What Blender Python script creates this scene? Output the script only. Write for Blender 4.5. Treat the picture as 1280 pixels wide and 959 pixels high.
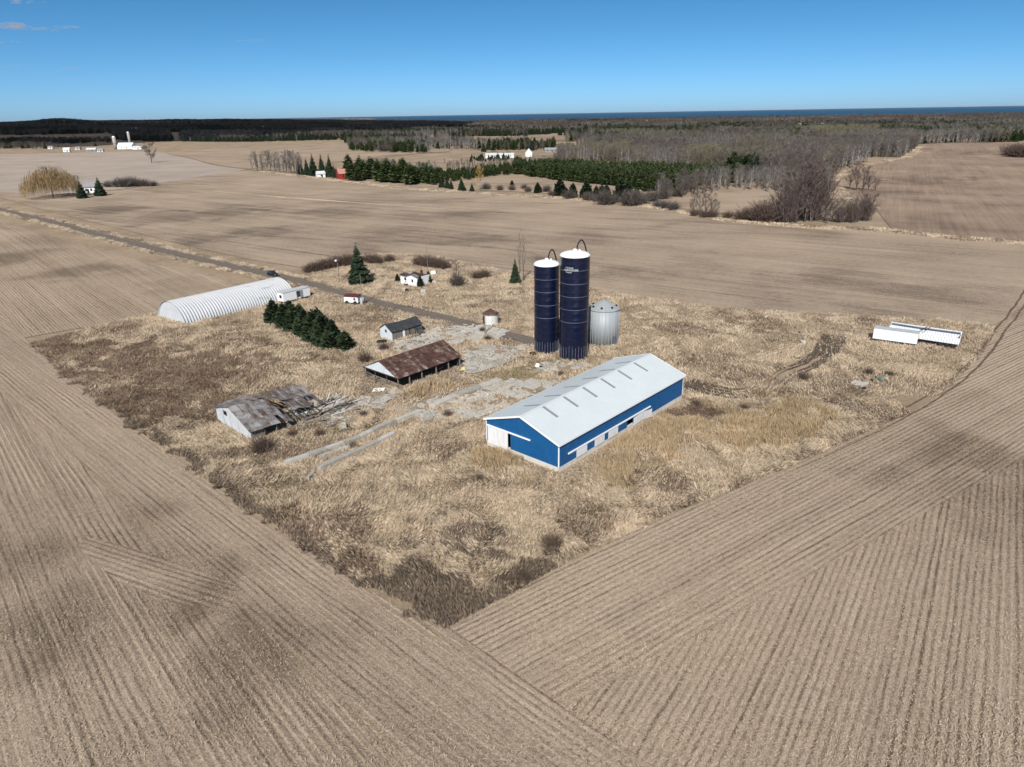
import bpy, math, random
import numpy as np
from mathutils import Matrix, Vector

# ------------------------------------------------------------ clean start
for o in list(bpy.data.objects):
    bpy.data.objects.remove(o)
sc = bpy.context.scene
COL = sc.collection
R = math.radians

# ------------------------------------------------------------ camera
CAM_H = 50.0
FPX = 865.0                       # focal length in pixels of the 1280 px wide photograph
ROLL = R(0.965)
PITCH = math.atan((479.5 - 142.2) / FPX)
cp, sp = math.cos(PITCH), math.sin(PITCH)
cr, sr = math.cos(ROLL), math.sin(ROLL)
cam_d = bpy.data.cameras.new('camera')
cam = bpy.data.objects.new('camera', cam_d)
COL.objects.link(cam)
sc.camera = cam
cam_d.sensor_fit = 'HORIZONTAL'
cam_d.sensor_width = 36.0
cam_d.lens = 36.0 * FPX / 1280.0
cam_d.clip_start = 0.5
cam_d.clip_end = 150000.0
fwd = Vector((0, cp, -sp)); up0 = Vector((0, sp, cp)); rt0 = Vector((1, 0, 0))
rt = rt0 * cr - up0 * sr
up = rt0 * sr + up0 * cr
m3 = Matrix((rt, up, -fwd)).transposed()
cam.matrix_world = Matrix.Translation((0, 0, CAM_H)) @ m3.to_4x4()

# ------------------------------------------------------------ world, sun, exposure
SUN_EL, SUN_AZ = 41.0, 190.0      # azimuth clockwise from +Y (the way the camera looks)
w = bpy.data.worlds.new('World'); sc.world = w; w.use_nodes = True
wn = w.node_tree
sky = wn.nodes.new('ShaderNodeTexSky')
sky.sky_type = 'NISHITA'; sky.sun_disc = False
sky.sun_elevation = R(SUN_EL); sky.sun_rotation = R(SUN_AZ)
sky.altitude = 1000; sky.air_density = 0.36; sky.dust_density = 1.3; sky.ozone_density = 3.0
bg = wn.nodes['Background']; bg.inputs['Strength'].default_value = 0.085
hsv = wn.nodes.new('ShaderNodeHueSaturation'); hsv.inputs['Hue'].default_value = .484; hsv.inputs['Saturation'].default_value = 1.22
wn.links.new(sky.outputs[0], hsv.inputs['Color']); wn.links.new(hsv.outputs[0], bg.inputs['Color'])
sd = bpy.data.lights.new('sun', 'SUN'); sun = bpy.data.objects.new('sun', sd); COL.objects.link(sun)
sd.energy = 3.7; sd.angle = R(0.53); sd.color = (1.0, 0.955, 0.88)
SUNV = Vector((math.sin(R(SUN_AZ)) * math.cos(R(SUN_EL)), math.cos(R(SUN_AZ)) * math.cos(R(SUN_EL)), math.sin(R(SUN_EL))))
sun.rotation_euler = SUNV.to_track_quat('Z', 'Y').to_euler()
sun.location = (0, 0, 120)
sc.view_settings.view_transform = 'Standard'; sc.view_settings.look = 'None'
sc.view_settings.exposure = 0.6; sc.view_settings.gamma = 1.0
sc.view_settings.use_curve_mapping = False
sc.render.resolution_x = 1024; sc.render.resolution_y = 767

rng = np.random.default_rng(11)
random.seed(5)

# ------------------------------------------------------------ numeric helpers
def sm(t):
    t = np.clip(t, 0, 1); return t * t * (3 - 2 * t)

def vnoise(x, y, seed=0):
    x = np.asarray(x, float); y = np.asarray(y, float)
    xi = np.floor(x).astype(np.int64); yi = np.floor(y).astype(np.int64)
    fx = x - xi; fy = y - yi
    fx = fx * fx * (3 - 2 * fx); fy = fy * fy * (3 - 2 * fy)
    def hsh(a, b):
        n = (a * 374761393 + b * 668265263 + seed * 974711) & 0xffffffff
        n = ((n ^ (n >> 13)) * 1274126177) & 0xffffffff
        return ((n ^ (n >> 16)) & 0xffff) / 65535.0
    return (hsh(xi, yi) * (1 - fx) + hsh(xi + 1, yi) * fx) * (1 - fy) + (hsh(xi, yi + 1) * (1 - fx) + hsh(xi + 1, yi + 1) * fx) * fy

def fbm(x, y, seed=0, oct=3):
    s = 0; a = .5; t = 0
    for k in range(oct):
        s = s + a * vnoise(x * 2 ** k, y * 2 ** k, seed + k * 17); t += a; a *= .5
    return s / t

def H(x, y):
    """terrain height: flat farmyard, slow swells further out, a rise far left, a fall to the lake on the right"""
    x = np.asarray(x, float); y = np.asarray(y, float)
    d = np.hypot(x, y); az = np.degrees(np.arctan2(x, np.maximum(y, -d * .99)))
    sw = 1.1 * np.sin(x / 83 + .6) * np.sin(y / 71 + 1.1) + .8 * np.sin(x / 57 + y / 130 + 2)
    sw = sw * sm((d - 260) / 260) * (1 + .6 * sm((d - 800) / 800))
    wl = sm((-az - 2) / 24)
    rise = 34 * sm((d - 1900) / 3300) * wl
    rise = rise + 15 * np.exp(-((az + 31.2) / 1.5) ** 2) * sm((d - 3500) / 1500)
    fall = -8 * sm((d - 1300) / 4300) * (1 - wl)
    shore = 6300 + 5000 * wl + 500 * (vnoise(az / 6., az * 0, 3) - .5)
    drop = -60 * sm((d - shore) / 500) * (1 - wl)
    return sw + rise + fall + drop

def ray(px, py):
    a = (px - 640) / FPX; b = -(py - 479.5) / FPX
    x = a * cr + b * sr; y = -a * sr + b * cr
    return np.array([x, cp + y * sp, -sp + y * cp])

def Pz(px, py, z):
    r = ray(px, py); t = (z - CAM_H) / r[2]
    return np.array([r[0] * t, r[1] * t])

def P(px, py):
    """pixel of the photograph -> point on the terrain (first hit along the ray)"""
    r = ray(px, py)
    rt_ = r / math.hypot(r[0], r[1])
    ds = np.concatenate([np.arange(35, 400, 1.0), np.geomspace(400, 9000, 900)])
    z = CAM_H + rt_[2] * ds
    g = H(rt_[0] * ds, rt_[1] * ds)
    k = np.nonzero(z <= g)[0]
    if len(k) == 0:
        d = 9000
    elif k[0] == 0:
        d = ds[0]
    else:
        i = k[0]; a0 = z[i - 1] - g[i - 1]; a1 = g[i] - z[i]
        d = ds[i - 1] + (ds[i] - ds[i - 1]) * a0 / (a0 + a1 + 1e-9)
    return np.array([rt_[0] * d, rt_[1] * d])

def PP(pts):
    return np.array([P(*p) for p in pts])

def inside(poly, x, y):
    poly = np.asarray(poly); c = np.zeros(np.shape(x), bool)
    n = len(poly)
    for i in range(n):
        x0, y0 = poly[i]; x1, y1 = poly[(i + 1) % n]
        if y0 == y1: continue
        k = ((y0 > y) != (y1 > y)) & (x < (x1 - x0) * (y - y0) / (y1 - y0) + x0)
        c ^= k
    return c

def seg_dist(line, x, y):
    d = np.full(np.shape(x), 1e9)
    for (x0, y0), (x1, y1) in zip(line[:-1], line[1:]):
        L2 = (x1 - x0) ** 2 + (y1 - y0) ** 2 + 1e-9
        t = np.clip(((x - x0) * (x1 - x0) + (y - y0) * (y1 - y0)) / L2, 0, 1)
        d = np.minimum(d, np.hypot(x - x0 - t * (x1 - x0), y - y0 - t * (y1 - y0)))
    return d

# ------------------------------------------------------------ material helpers
class NT:
    def __init__(self, name):
        self.m = bpy.data.materials.new(name); self.m.use_nodes = True
        self.t = self.m.node_tree; self.b = self.t.nodes['Principled BSDF']; self.o = self.t.nodes['Material Output']
    def n(self, typ, ins=None, **kw):
        nd = self.t.nodes.new('ShaderNode' + typ)
        for k, v in kw.items(): setattr(nd, k, v)
        for k, v in (ins or {}).items():
            self.s(nd.inputs[k], v)
        return nd
    def s(self, inp, v):
        if isinstance(v, bpy.types.NodeSocket): self.t.links.new(v, inp)
        else: inp.default_value = v
    def math(self, op, a, b=0.0, clamp=False):
        nd = self.t.nodes.new('ShaderNodeMath'); nd.operation = op; nd.use_clamp = clamp
        self.s(nd.inputs[0], a); self.s(nd.inputs[1], b); return nd.outputs[0]
    def mix(self, f, a, b, blend='MIX'):
        nd = self.t.nodes.new('ShaderNodeMix'); nd.data_type = 'RGBA'; nd.blend_type = blend
        self.s(nd.inputs[0], f)
        self.s(nd.inputs[6], a if isinstance(a, bpy.types.NodeSocket) else (*a, 1)); self.s(nd.inputs[7], b if isinstance(b, bpy.types.NodeSocket) else (*b, 1))
        return nd.outputs[2]
    def noise(self, vec, scale, detail=3, rough=.55):
        nd = self.n('TexNoise', {'Scale': scale, 'Detail': detail, 'Roughness': rough})
        if vec is not None: self.s(nd.inputs['Vector'], vec)
        return nd.outputs['Fac']
    def scalev(self, vec, s):
        nd = self.n('Mapping', {'Scale': s}); self.s(nd.inputs['Vector'], vec); return nd.outputs[0]
    def ramp(self, f, stops):
        nd = self.n('ValToRGB'); self.s(nd.inputs[0], f)
        e = nd.color_ramp.elements
        while len(e) < len(stops): e.new(.5)
        for q, (p_, c) in zip(e, stops): q.position = p_; q.color = (*c, 1)
        return nd.outputs[0]
    def bump(self, h, strength=.3, dist=.05):
        nd = self.n('Bump', {'Strength': strength, 'Distance': dist}); self.s(nd.inputs['Height'], h)
        self.s(self.b.inputs['Normal'], nd.outputs[0])
    def fin(self, col=None, rough=.8, metal=0.0, spec=.3):
        if col is not None: self.s(self.b.inputs['Base Color'], col if isinstance(col, bpy.types.NodeSocket) else (*col, 1))
        self.s(self.b.inputs['Roughness'], rough); self.s(self.b.inputs['Metallic'], metal)
        self.s(self.b.inputs['Specular IOR Level'], spec)
        return self.m
    def obj(self): return self.n('TexCoord').outputs['Object']
    def pos(self): return self.n('NewGeometry').outputs['Position']

def pm(name, c1, c2, scale=1.0, rough=.7, metal=0., spec=.3, stretch=(1, 1, 1), streak=None, bump=0., dirt=None):
    """painted / weathered surface: two tones broken by noise, vertical streaks, optional dirt tone"""
    t = NT(name); p_ = t.pos()
    v = t.scalev(p_, stretch)
    f = t.noise(v, scale, 5, .6)
    f = t.math('MULTIPLY_ADD', f, 1.8); t.t.nodes[-1].inputs[2].default_value = -.4
    t.t.nodes[-1].use_clamp = True
    c = t.mix(f, c1, c2)
    if dirt:
        g = t.noise(t.scalev(p_, (1.6, 1.6, .25)), 1.2, 5, .65)
        g = t.ramp(g, [(.5, (0, 0, 0)), (.72, (1, 1, 1))])
        c = t.mix(t.math('MULTIPLY', g, dirt[1]), c, dirt[0])
    if bump:
        t.bump(t.noise(p_, 9.0, 4), bump, .03)
    return t.fin(c, rough, metal, spec)

def attr_mat(name, rough=.85, trans=.0, var=.35, scale=2.0, spec=.15):
    """colour from the mesh's own vertex colour, broken up by noise"""
    t = NT(name)
    a = t.n('Attribute', attribute_name='Col').outputs['Color']
    f = t.noise(t.pos(), scale, 3)
    k = t.math('MULTIPLY_ADD', f, 2 * var); t.t.nodes[-1].inputs[2].default_value = 1 - var
    hs = t.n('HueSaturation', {'Color': a, 'Value': k})
    t.fin(hs.outputs[0], rough, 0, spec)
    if trans:
        tr = t.n('BsdfTranslucent', {'Color': hs.outputs[0]})
        mx = t.n('MixShader', {0: trans, 1: t.b.outputs[0], 2: tr.outputs[0]})
        t.t.links.new(mx.outputs[0], t.o.inputs[0])
    return t.m

# ------------------------------------------------------------ mesh helpers
def mesh_np(name, V, F, mat, col=None, uv=None, smooth=False, parent=None, link=True, attrs=None):
    """fast mesh from numpy arrays; F is (n,3) or (n,4)"""
    V = np.asarray(V, np.float32); F = np.asarray(F, np.int32)
    me = bpy.data.meshes.new(name)
    k = F.shape[1]
    me.vertices.add(len(V)); me.vertices.foreach_set('co', V.ravel())
    me.loops.add(F.size); me.loops.foreach_set('vertex_index', F.ravel())
    me.polygons.add(len(F)); me.polygons.foreach_set('loop_start', np.arange(0, F.size, k, dtype=np.int32))
    if smooth: me.polygons.foreach_set('use_smooth', np.ones(len(F), bool))
    me.update(calc_edges=True)
    if col is not None:
        a = me.color_attributes.new('Col', 'FLOAT_COLOR', 'POINT')
        c4 = np.ones((len(V), 4), np.float32); c4[:, :3] = col
        a.data.foreach_set('color', c4.ravel())
    if uv is not None:
        u = me.uv_layers.new(name='UVMap')
        u.data.foreach_set('uv', np.asarray(uv, np.float32)[F.ravel()].ravel())
    for an, av in (attrs or {}).items():
        a = me.attributes.new(an, 'FLOAT', 'POINT'); a.data.foreach_set('value', np.asarray(av, np.float32))
    if mat: me.materials.append(mat)
    if not link: return me
    o = bpy.data.objects.new(name, me); COL.objects.link(o)
    if parent: o.parent = parent
    return o

class MB:
    """collects simple solids; build() links them as ONE mesh object"""
    def __init__(s): s.v = []; s.f = []
    def add(s, vs, fs):
        b = len(s.v); s.v += [tuple(map(float, q)) for q in vs]; s.f += [tuple(b + i for i in q) for q in fs]; return s
    def hexa(s, q):      # 8 points, bottom 4 then top 4, same winding
        return s.add(q, [(3, 2, 1, 0), (4, 5, 6, 7), (0, 1, 5, 4), (1, 2, 6, 5), (2, 3, 7, 6), (3, 0, 4, 7)])
    def box(s, x0, x1, y0, y1, z0, z1):
        return s.hexa([(x0, y0, z0), (x1, y0, z0), (x1, y1, z0), (x0, y1, z0), (x0, y0, z1), (x1, y0, z1), (x1, y1, z1), (x0, y1, z1)])
    def slab(s, q, t):   # quad thickened by t along its normal
        q = [Vector(p) for p in q]; n = (q[1] - q[0]).cross(q[2] - q[0]).normalized() * t
        return s.hexa([p - n * .5 for p in q] + [p + n * .5 for p in q])
    def beam(s, a, b, w, h=None):
        a = Vector(a); b = Vector(b); h = h or w
        d = (b - a).normalized(); u = d.cross(Vector((0, 0, 1)))
        if u.length < 1e-3: u = Vector((1, 0, 0))
        u.normalize(); v = u.cross(d); u *= w / 2; v *= h / 2
        return s.hexa([a - u - v, a + u - v, a + u + v, a - u + v, b - u - v, b + u - v, b + u + v, b - u + v])
    def prism(s, pts, x0, x1, axis='x'):  # outline in (y,z) or (x,z) extruded
        n = len(pts); f = [tuple(range(n - 1, -1, -1)), tuple(range(n, 2 * n))]
        f += [(i, (i + 1) % n, n + (i + 1) % n, n + i) for i in range(n)]
        mk = (lambda a, q: (a, q[0], q[1])) if axis == 'x' else ((lambda a, q: (q[0], a, q[1])) if axis == 'y' else (lambda a, q: (q[0], q[1], a)))
        return s.add([mk(x0, q) for q in pts] + [mk(x1, q) for q in pts], f)
    def lathe(s, prof, n=32, cx=0, cy=0, cap=True):
        vs = []; fs = []
        for r, z in prof:
            for k in range(n):
                a = 2 * math.pi * k / n; vs.append((cx + r * math.cos(a), cy + r * math.sin(a), z))
        for j in range(len(prof) - 1):
            for k in range(n):
                a, b = j * n + k, j * n + (k + 1) % n; fs.append((a, b, b + n, a + n))
        if cap:
            fs.append(tuple(range(n - 1, -1, -1))); m = (len(prof) - 1) * n; fs.append(tuple(range(m, m + n)))
        return s.add(vs, fs)
    def tube(s, path, r, n=6):
        path = [Vector(p) for p in path]; vs = []; fs = []
        rr = r if hasattr(r, '__len__') else [r] * len(path)
        for i, p in enumerate(path):
            d = (path[min(i + 1, len(path) - 1)] - path[max(i - 1, 0)]).normalized()
            u = d.cross(Vector((.31, .17, .93)))
            if u.length < 1e-3: u = d.cross(Vector((1, 0, 0)))
            u.normalize(); v = d.cross(u)
            for k in range(n):
                a = 2 * math.pi * k / n; vs.append(p + (u * math.cos(a) + v * math.sin(a)) * rr[i])
        for j in range(len(path) - 1):
            for k in range(n):
                a, b = j * n + k, j * n + (k + 1) % n; fs.append((a, b, b + n, a + n))
        fs.append(tuple(range(n - 1, -1, -1))); m = (len(path) - 1) * n; fs.append(tuple(range(m, m + n)))
        return s.add(vs, fs)
    def mesh(s, name, mat, smooth=False):
        me = bpy.data.meshes.new(name); me.from_pydata(s.v, [], s.f); me.materials.append(mat)
        if smooth:
            me.polygons.foreach_set('use_smooth', [len(p.vertices) == 4 for p in me.polygons])
        me.update(); return me
    def build(s, name, mat, parent=None, smooth=False):
        o = bpy.data.objects.new(name, s.mesh(name, mat, smooth)); COL.objects.link(o)
        if parent: o.parent = parent
        return o

def tag(o, label=None, cat=None, group=None, kind=None):
    if label: o['label'] = label
    if cat: o['category'] = cat
    if group: o['group'] = group
    if kind: o['kind'] = kind
    return o

def thing(name, label, cat, xy, rz=0., group=None, z=None):
    o = bpy.data.objects.new(name, None); COL.objects.link(o)
    o.empty_display_size = .3
    o.location = (float(xy[0]), float(xy[1]), float(H(xy[0], xy[1])) if z is None else z); o.rotation_euler = (0, 0, R(rz))
    return tag(o, label, cat, group)

def obj_of(name, me, parent=None, loc=None, rot=None, scale=None):
    o = bpy.data.objects.new(name, me); COL.objects.link(o)
    if parent: o.parent = parent
    if loc is not None: o.location = loc
    if rot is not None: o.rotation_euler = rot
    if scale is not None: o.scale = scale
    return o

# ============================================================ GROUND AND FIELDS
def field_mat(name, dark, mid, pale, row=.5, rowamp=.16, passamp=.5, patchamp=.55, fineamp=.4, far=False, seed=0.):
    """ploughed stubble: soil and straw tones follow the rows (UV = metres across / along)"""
    t = NT(name)
    uv = t.n('UVMap', uv_map='UVMap').outputs[0]
    pos = t.pos()
    sx = t.n('SeparateXYZ', {0: uv}); u, v = sx.outputs[0], sx.outputs[1]
    wv = t.scalev(uv, (.25, .05, 1))
    wob = t.noise(wv, 1.0, 2)
    u2 = t.math('ADD', u, t.math('MULTIPLY', wob, 1.1))
    un = t.math('DIVIDE', u2, .76)
    off_ = t.math('ABSOLUTE', t.math('SUBTRACT', t.math('FRACT', un), .5))
    line = t.ramp(off_, [(.0, (1, 1, 1)), (.1, (.85, .85, .85)), (.3, (0, 0, 0)), (.5, (0, 0, 0))])       # narrow open furrow
    wn_ = t.n('TexWhiteNoise', {'W': t.math('FLOOR', un)}, noise_dimensions='1D').outputs[0]
    rowv = t.math('MULTIPLY', line, t.ramp(wn_, [(.2, (.5, .5, .5)), (.85, (1, 1, 1))]))
    rowv = t.math('MULTIPLY', rowv, t.ramp(t.noise(t.scalev(uv, (.9, .22, 1)), 1.0, 4, .7), [(.34, (.3, .3, .3)), (.55, (1, 1, 1))]))
    pn = t.noise(t.scalev(uv, (.75, .012, 1)), 1.0, 3, .7)          # single passes of the machine
    pn2 = t.noise(t.scalev(uv, (.16, .006, 1)), 1.0, 2, .6)
    mp = t.n('Mapping', {'Location': (seed, seed * 2, 0), 'Scale': (.018, .018, .018)}); t.s(mp.inputs[0], pos)
    patch = t.noise(mp.outputs[0], 1.0, 5, .6)
    patch2 = t.noise(t.scalev(uv, (.07, .02, 1)), 1.0, 4, .6)
    vis = t.ramp(patch2, [(.3, (.4, .4, .4)), (.6, (1, 1, 1))])
    fine = t.noise(t.scalev(uv, (1.0, .6, 1)), 2.6 if not far else .9, 5, .8)
    fine2 = t.noise(t.scalev(uv, (1.0, .7, 1)), 6.5 if not far else 3., 4, .85)
    damp_shade = t.n('Attribute', attribute_name='damp_shade').outputs['Fac']
    # clods and trash that break the rows, damp lows with painted swell shade, a wandering drag
    clod = t.noise(t.scalev(uv, (1.0, .8, 1)), 1.15 if not far else .5, 6, .8)
    f = t.math('SUBTRACT', .6 if rowamp > .1 else .54, t.math('MULTIPLY', t.math('MULTIPLY', rowv, vis), rowamp * 3.4))
    for src, amp in ((pn, passamp), (pn2, passamp * .6), (patch, patchamp), (patch2, patchamp * .5), (fine, fineamp * 1.3), (fine2, fineamp * 2.9), (clod, fineamp * .7)):
        f = t.math('ADD', f, t.math('MULTIPLY', t.math('SUBTRACT', src, .5), amp))
    f = t.math('SUBTRACT', f, damp_shade)
    c = t.ramp(f, [(.12, dark), (.5, mid), (.9, pale)])
    t.bump(t.math('ADD', t.math('MULTIPLY', fine2, .7), t.math('ADD', fine, t.math('MULTIPLY', clod, 1.0))), .8, .16)
    return t.fin(c, .95, 0, .1)

SOIL_D, SOIL_M, SOIL_P = (.115, .086, .062), (.33, .258, .189), (.53, .434, .333)
M_near = field_mat('stubble_near', SOIL_D, SOIL_M, SOIL_P, rowamp=.14, passamp=.38, patchamp=.4, fineamp=.7)
M_mid = field_mat('stubble_mid', SOIL_D, (.325, .252, .182), SOIL_P, rowamp=.16, passamp=.5, patchamp=.45, fineamp=.6, seed=3)
M_back = field_mat('tilled_back', (.135, .106, .083), (.345, .27, .2), (.45, .366, .28), rowamp=.06, passamp=.7, patchamp=.7, fineamp=.5, far=True, seed=7)
M_pale = field_mat('pale_field', (.24, .2, .172), (.35, .295, .252), (.44, .375, .32), rowamp=0, passamp=.5, patchamp=.6, fineamp=.2, far=True, seed=2)
M_tan = field_mat('tan_field', (.17, .13, .1), (.32, .247, .182), (.44, .35, .265), rowamp=0, passamp=.8, patchamp=.7, fineamp=.2, far=True, seed=5)
M_red = field_mat('reddish_field', (.15, .112, .086), (.275, .202, .149), (.38, .29, .217), rowamp=0, passamp=.6, patchamp=.9, fineamp=.4, far=True, seed=9)

# rough ground between the fields: dry grass, weeds and soil
t = NT('rough_ground'); p_ = t.pos()
g1 = t.noise(p_, .035, 6, .62); g2 = t.noise(p_, .4, 5, .7); g3 = t.noise(p_, 3.0, 4, .75)
f = t.math('ADD', t.math('MULTIPLY', g1, .5), t.math('ADD', t.math('MULTIPLY', g2, .35), t.math('MULTIPLY', g3, .25)))
c = t.ramp(f, [(.34, (.15, .115, .083)), (.5, (.26, .2, .142)), (.64, (.36, .282, .2)), (.74, (.43, .345, .25))])
gr = t.ramp(t.noise(p_, .021, 4, .6), [(.56, (0, 0, 0)), (.7, (1, 1, 1))])
c = t.mix(t.math('MULTIPLY', gr, .35), c, (.13, .125, .065))
t.bump(g2, .5, .2)
M_rough = t.fin(c, .95, 0, .1)

# --- base sheet: polar grid out past the shore
az = np.radians(np.concatenate([np.arange(-46, 46, .4), np.arange(46, 314, 3.0)]))
rad = np.concatenate([[0.], np.geomspace(10, 30000, 250)])
AZ, RD = np.meshgrid(az, rad)
X = RD * np.sin(AZ); Y = RD * np.cos(AZ)
Z = H(X, Y) - .06 - RD * .00015
na, nr = len(az), len(rad)
ii, jj = np.meshgrid(np.arange(na), np.arange(nr - 1))
a0 = jj * na + ii; a1 = jj * na + (ii + 1) % na
F_ = np.stack([a0, a0 + na, a1 + na, a1], -1).reshape(-1, 4)
g = mesh_np('ground', np.stack([X, Y, Z], -1).reshape(-1, 3), F_[:, ::-1], M_rough, smooth=True)
tag(g, 'tan rough ground of dry grass and weeds between the fields', kind='structure')

# --- the lake
t = NT('lake_water'); p_ = t.pos()
f = t.noise(t.scalev(p_, (.0006, .003, 1)), 1.0, 4)
M_lake = t.fin(t.mix(f, (.006, .055, .115), (.01, .075, .15)), .55, 0, .12)
t.bump(t.noise(p_, .05, 3), .2, 1.0)
lk = MB(); lk.add([(-110000, 3500, -44), (110000, 3500, -44), (110000, 120000, -44), (-110000, 120000, -44)], [(0, 1, 2, 3)])
tag(lk.build('lake', M_lake), 'deep blue lake water along the horizon', kind='structure')

# damp / trodden soil patches, far ones also painted swell shade: (px, py, radius m, strength)
MOIST = [(235, 745, 6, .3), (150, 690, 6, .1), (60, 800, 8, .22), (300, 820, 8, .24), (30, 700, 7, .18), (210, 640, 5, .16), (205, 700, 4, .16), (1185, 560, 9, .24), (1120, 600, 6, .16), (1230, 620, 8, .14),
         (980, 560, 5, .1), (1200, 500, 7, .08), (330, 700, 4, .1), (430, 780, 4, .08), (640, 700, 1, 0), (100, 340, 16, .16), (30, 320, 16, .16), (215, 360, 12, .1),
         (880, 330, 18, .12), (1050, 350, 22, .16), (1180, 370, 18, .16), (780, 345, 16, .16), (960, 378, 12, .12), (1090, 388, 10, .16), (280, 265, 30, .2), (200, 272, 34, .22), (130, 262, 30, .16),
         (330, 290, 18, .2), (420, 265, 30, .12), (560, 270, 30, .1), (430, 315, 16, .18), (600, 300, 20, .14), (700, 300, 20, .08), (480, 290, 20, .16), (240, 300, 16, .16), (1100, 240, 30, .2), (1150, 225, 40, .22), (1240, 190, 70, .1)]
DAMP_SHADE_W = [(*P(a, b), c_, d_) for a, b, c_, d_ in MOIST]

def damp_shade_at(x, y):
    m = np.zeros_like(x)
    wx = (fbm(x / 9, y / 9, 31) - .5) * 1.6; wy = (fbm(x / 9, y / 9, 57) - .5) * 1.6
    for mx_, my_, r_, s_ in DAMP_SHADE_W:
        q = np.hypot((x - mx_) / r_ + wx, (y - my_) / r_ + wy)
        m = np.maximum(m, s_ * sm(1.3 - q))
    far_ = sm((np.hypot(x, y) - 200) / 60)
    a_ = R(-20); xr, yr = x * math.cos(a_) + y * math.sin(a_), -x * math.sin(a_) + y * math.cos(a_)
    sw_ = fbm(xr / 120 + 3, yr / 55 + 5, 91, 3)                # damp bands plus painted shade of the swells, drawn across the slope
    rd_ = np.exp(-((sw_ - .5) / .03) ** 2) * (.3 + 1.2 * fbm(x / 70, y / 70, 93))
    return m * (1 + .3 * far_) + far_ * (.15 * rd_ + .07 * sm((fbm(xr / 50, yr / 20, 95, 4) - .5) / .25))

def sheet(name, poly, ang, du, dv, off, mat, label, furrow=0., period=.76, extra=None):
    """field surface: a grid whose lines follow the rows, cut to the polygon"""
    poly = np.asarray(poly, float)
    d = np.array([math.cos(R(ang)), math.sin(R(ang))]); n = np.array([d[1], -d[0]])
    pu, pv = poly @ n, poly @ d
    us = np.arange(pu.min() + 1e-3, pu.max() - 1e-3, du)
    lo = np.full(len(us), 1e9); hi = np.full(len(us), -1e9)
    for i in range(len(poly)):
        u0, v0, u1, v1 = pu[i], pv[i], pu[(i + 1) % len(poly)], pv[(i + 1) % len(poly)]
        if abs(u1 - u0) < 1e-9: continue
        tt = (us - u0) / (u1 - u0); k = (tt >= 0) & (tt <= 1)
        vv = v0 + tt * (v1 - v0)
        lo[k] = np.minimum(lo[k], vv[k]); hi[k] = np.maximum(hi[k], vv[k])
    ok = hi > lo; us, lo, hi = us[ok], lo[ok], hi[ok]
    nv = max(2, int((hi - lo).max() / dv))
    s = np.linspace(0, 1, nv + 1)
    U = np.repeat(us[:, None], nv + 1, 1); V = lo[:, None] + (hi - lo)[:, None] * s
    X = U * n[0] + V * d[0]; Y = U * n[1] + V * d[1]
    Z = H(X, Y) + off + np.hypot(X, Y) * .00012
    if furrow:
        wobble = (vnoise(U * .25, V * .06, 5) - .5) * .35
        amp = furrow * (.35 + 1.1 * vnoise(U * .5, V * .02, 9))
        Z = Z + amp * (.6 - 2.4 * np.exp(-((((U + wobble) / period) % 1. - .5) / .13) ** 2)) + (vnoise(U * 3, V * 1.3, 21) - .5) * furrow * 1.1
    nu = len(us); a = np.arange(nu * (nv + 1)).reshape(nu, nv + 1)
    F = np.stack([a[:-1, :-1], a[:-1, 1:], a[1:, 1:], a[1:, :-1]], -1).reshape(-1, 4)
    Vx = np.stack([X, Y, Z], -1).reshape(-1, 3)
    cx = Vx[F].mean(1)
    F = F[inside(poly, cx[:, 0], cx[:, 1])]
    e1 = Vx[F[0, 1]] - Vx[F[0, 0]]; e2 = Vx[F[0, 2]] - Vx[F[0, 1]]
    if e1[0] * e2[1] - e1[1] * e2[0] < 0: F = F[:, ::-1]
    o = mesh_np(name, Vx, F, mat, uv=np.stack([U, V], -1).reshape(-1, 2), smooth=True, attrs={'damp_shade': damp_shade_at(Vx[:, 0], Vx[:, 1])})
    return tag(o, label, kind='structure')

TIP = P(560, 785); YL = P(38, 430)
dL = (YL - TIP) / np.linalg.norm(YL - TIP); nL = np.array([dL[1], -dL[0]])
if nL[0] > 0: nL = -nL
def lp(v, n): return TIP + dL * v + nL * n
ANG_L1, ANG_L2, ANG_R1, ANG_R2, ANG_B = 137.2, 131.9, 34.6, 55.2, -34.3

EDGE_R = [(560, 785), (640, 743), (720, 697), (850, 638), (960, 596), (1060, 551), (1140, 516), (1190, 482), (1225, 446), (1245, 416), (1272, 385)]
EDGE_L = [(38, 430), (85, 475), (150, 522), (220, 572), (300, 632), (400, 700), (480, 750), (560, 785)]
ER = PP(EDGE_R); EL = PP(EDGE_L)

sheet('field_headland', [lp(-34, -.0), lp(-1, -.2), *EL[::-1], lp(205, -4), lp(205, 13), lp(-34, 13)], ANG_L1, .127, 1.35, .05, M_near,
      'strip of stubble rows along the ragged left edge of the yard', furrow=.026)
sheet('field_rows', [lp(-36, 12.7), lp(112, 12.7), lp(112, 92), lp(-36, 72)], ANG_L2, .127, 1.35, .02, M_near,
      'corn stubble field with long furrows sweeping towards the arched shed', furrow=.034)
sheet('field_rows', [lp(111, 12.7), lp(205, 12.7), *PP([(15, 425), (130, 405), (199, 392), (318, 357), (240, 341), (120, 312), (0, 278), (-180, 236)]), np.array((-430, 250)), lp(111, 140)],
      ANG_L2, .5, 4.0, .01, M_mid, 'tilled field between the gravel lane and the arched shed')
q1, q2 = P(727, 873), P(1280, 574)
dq = (q2 - q1) / np.linalg.norm(q2 - q1)
sheet('field_headland', [TIP - dL * 33, TIP, *ER[1:], P(1290, 372), P(1330, 372), q2 + dq * 60, q1 - dq * 22], ANG_R1, .127, 1.35, .035, M_near,
      'strip of stubble rows along the right edge of the yard with wheel tracks', furrow=.026)
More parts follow.
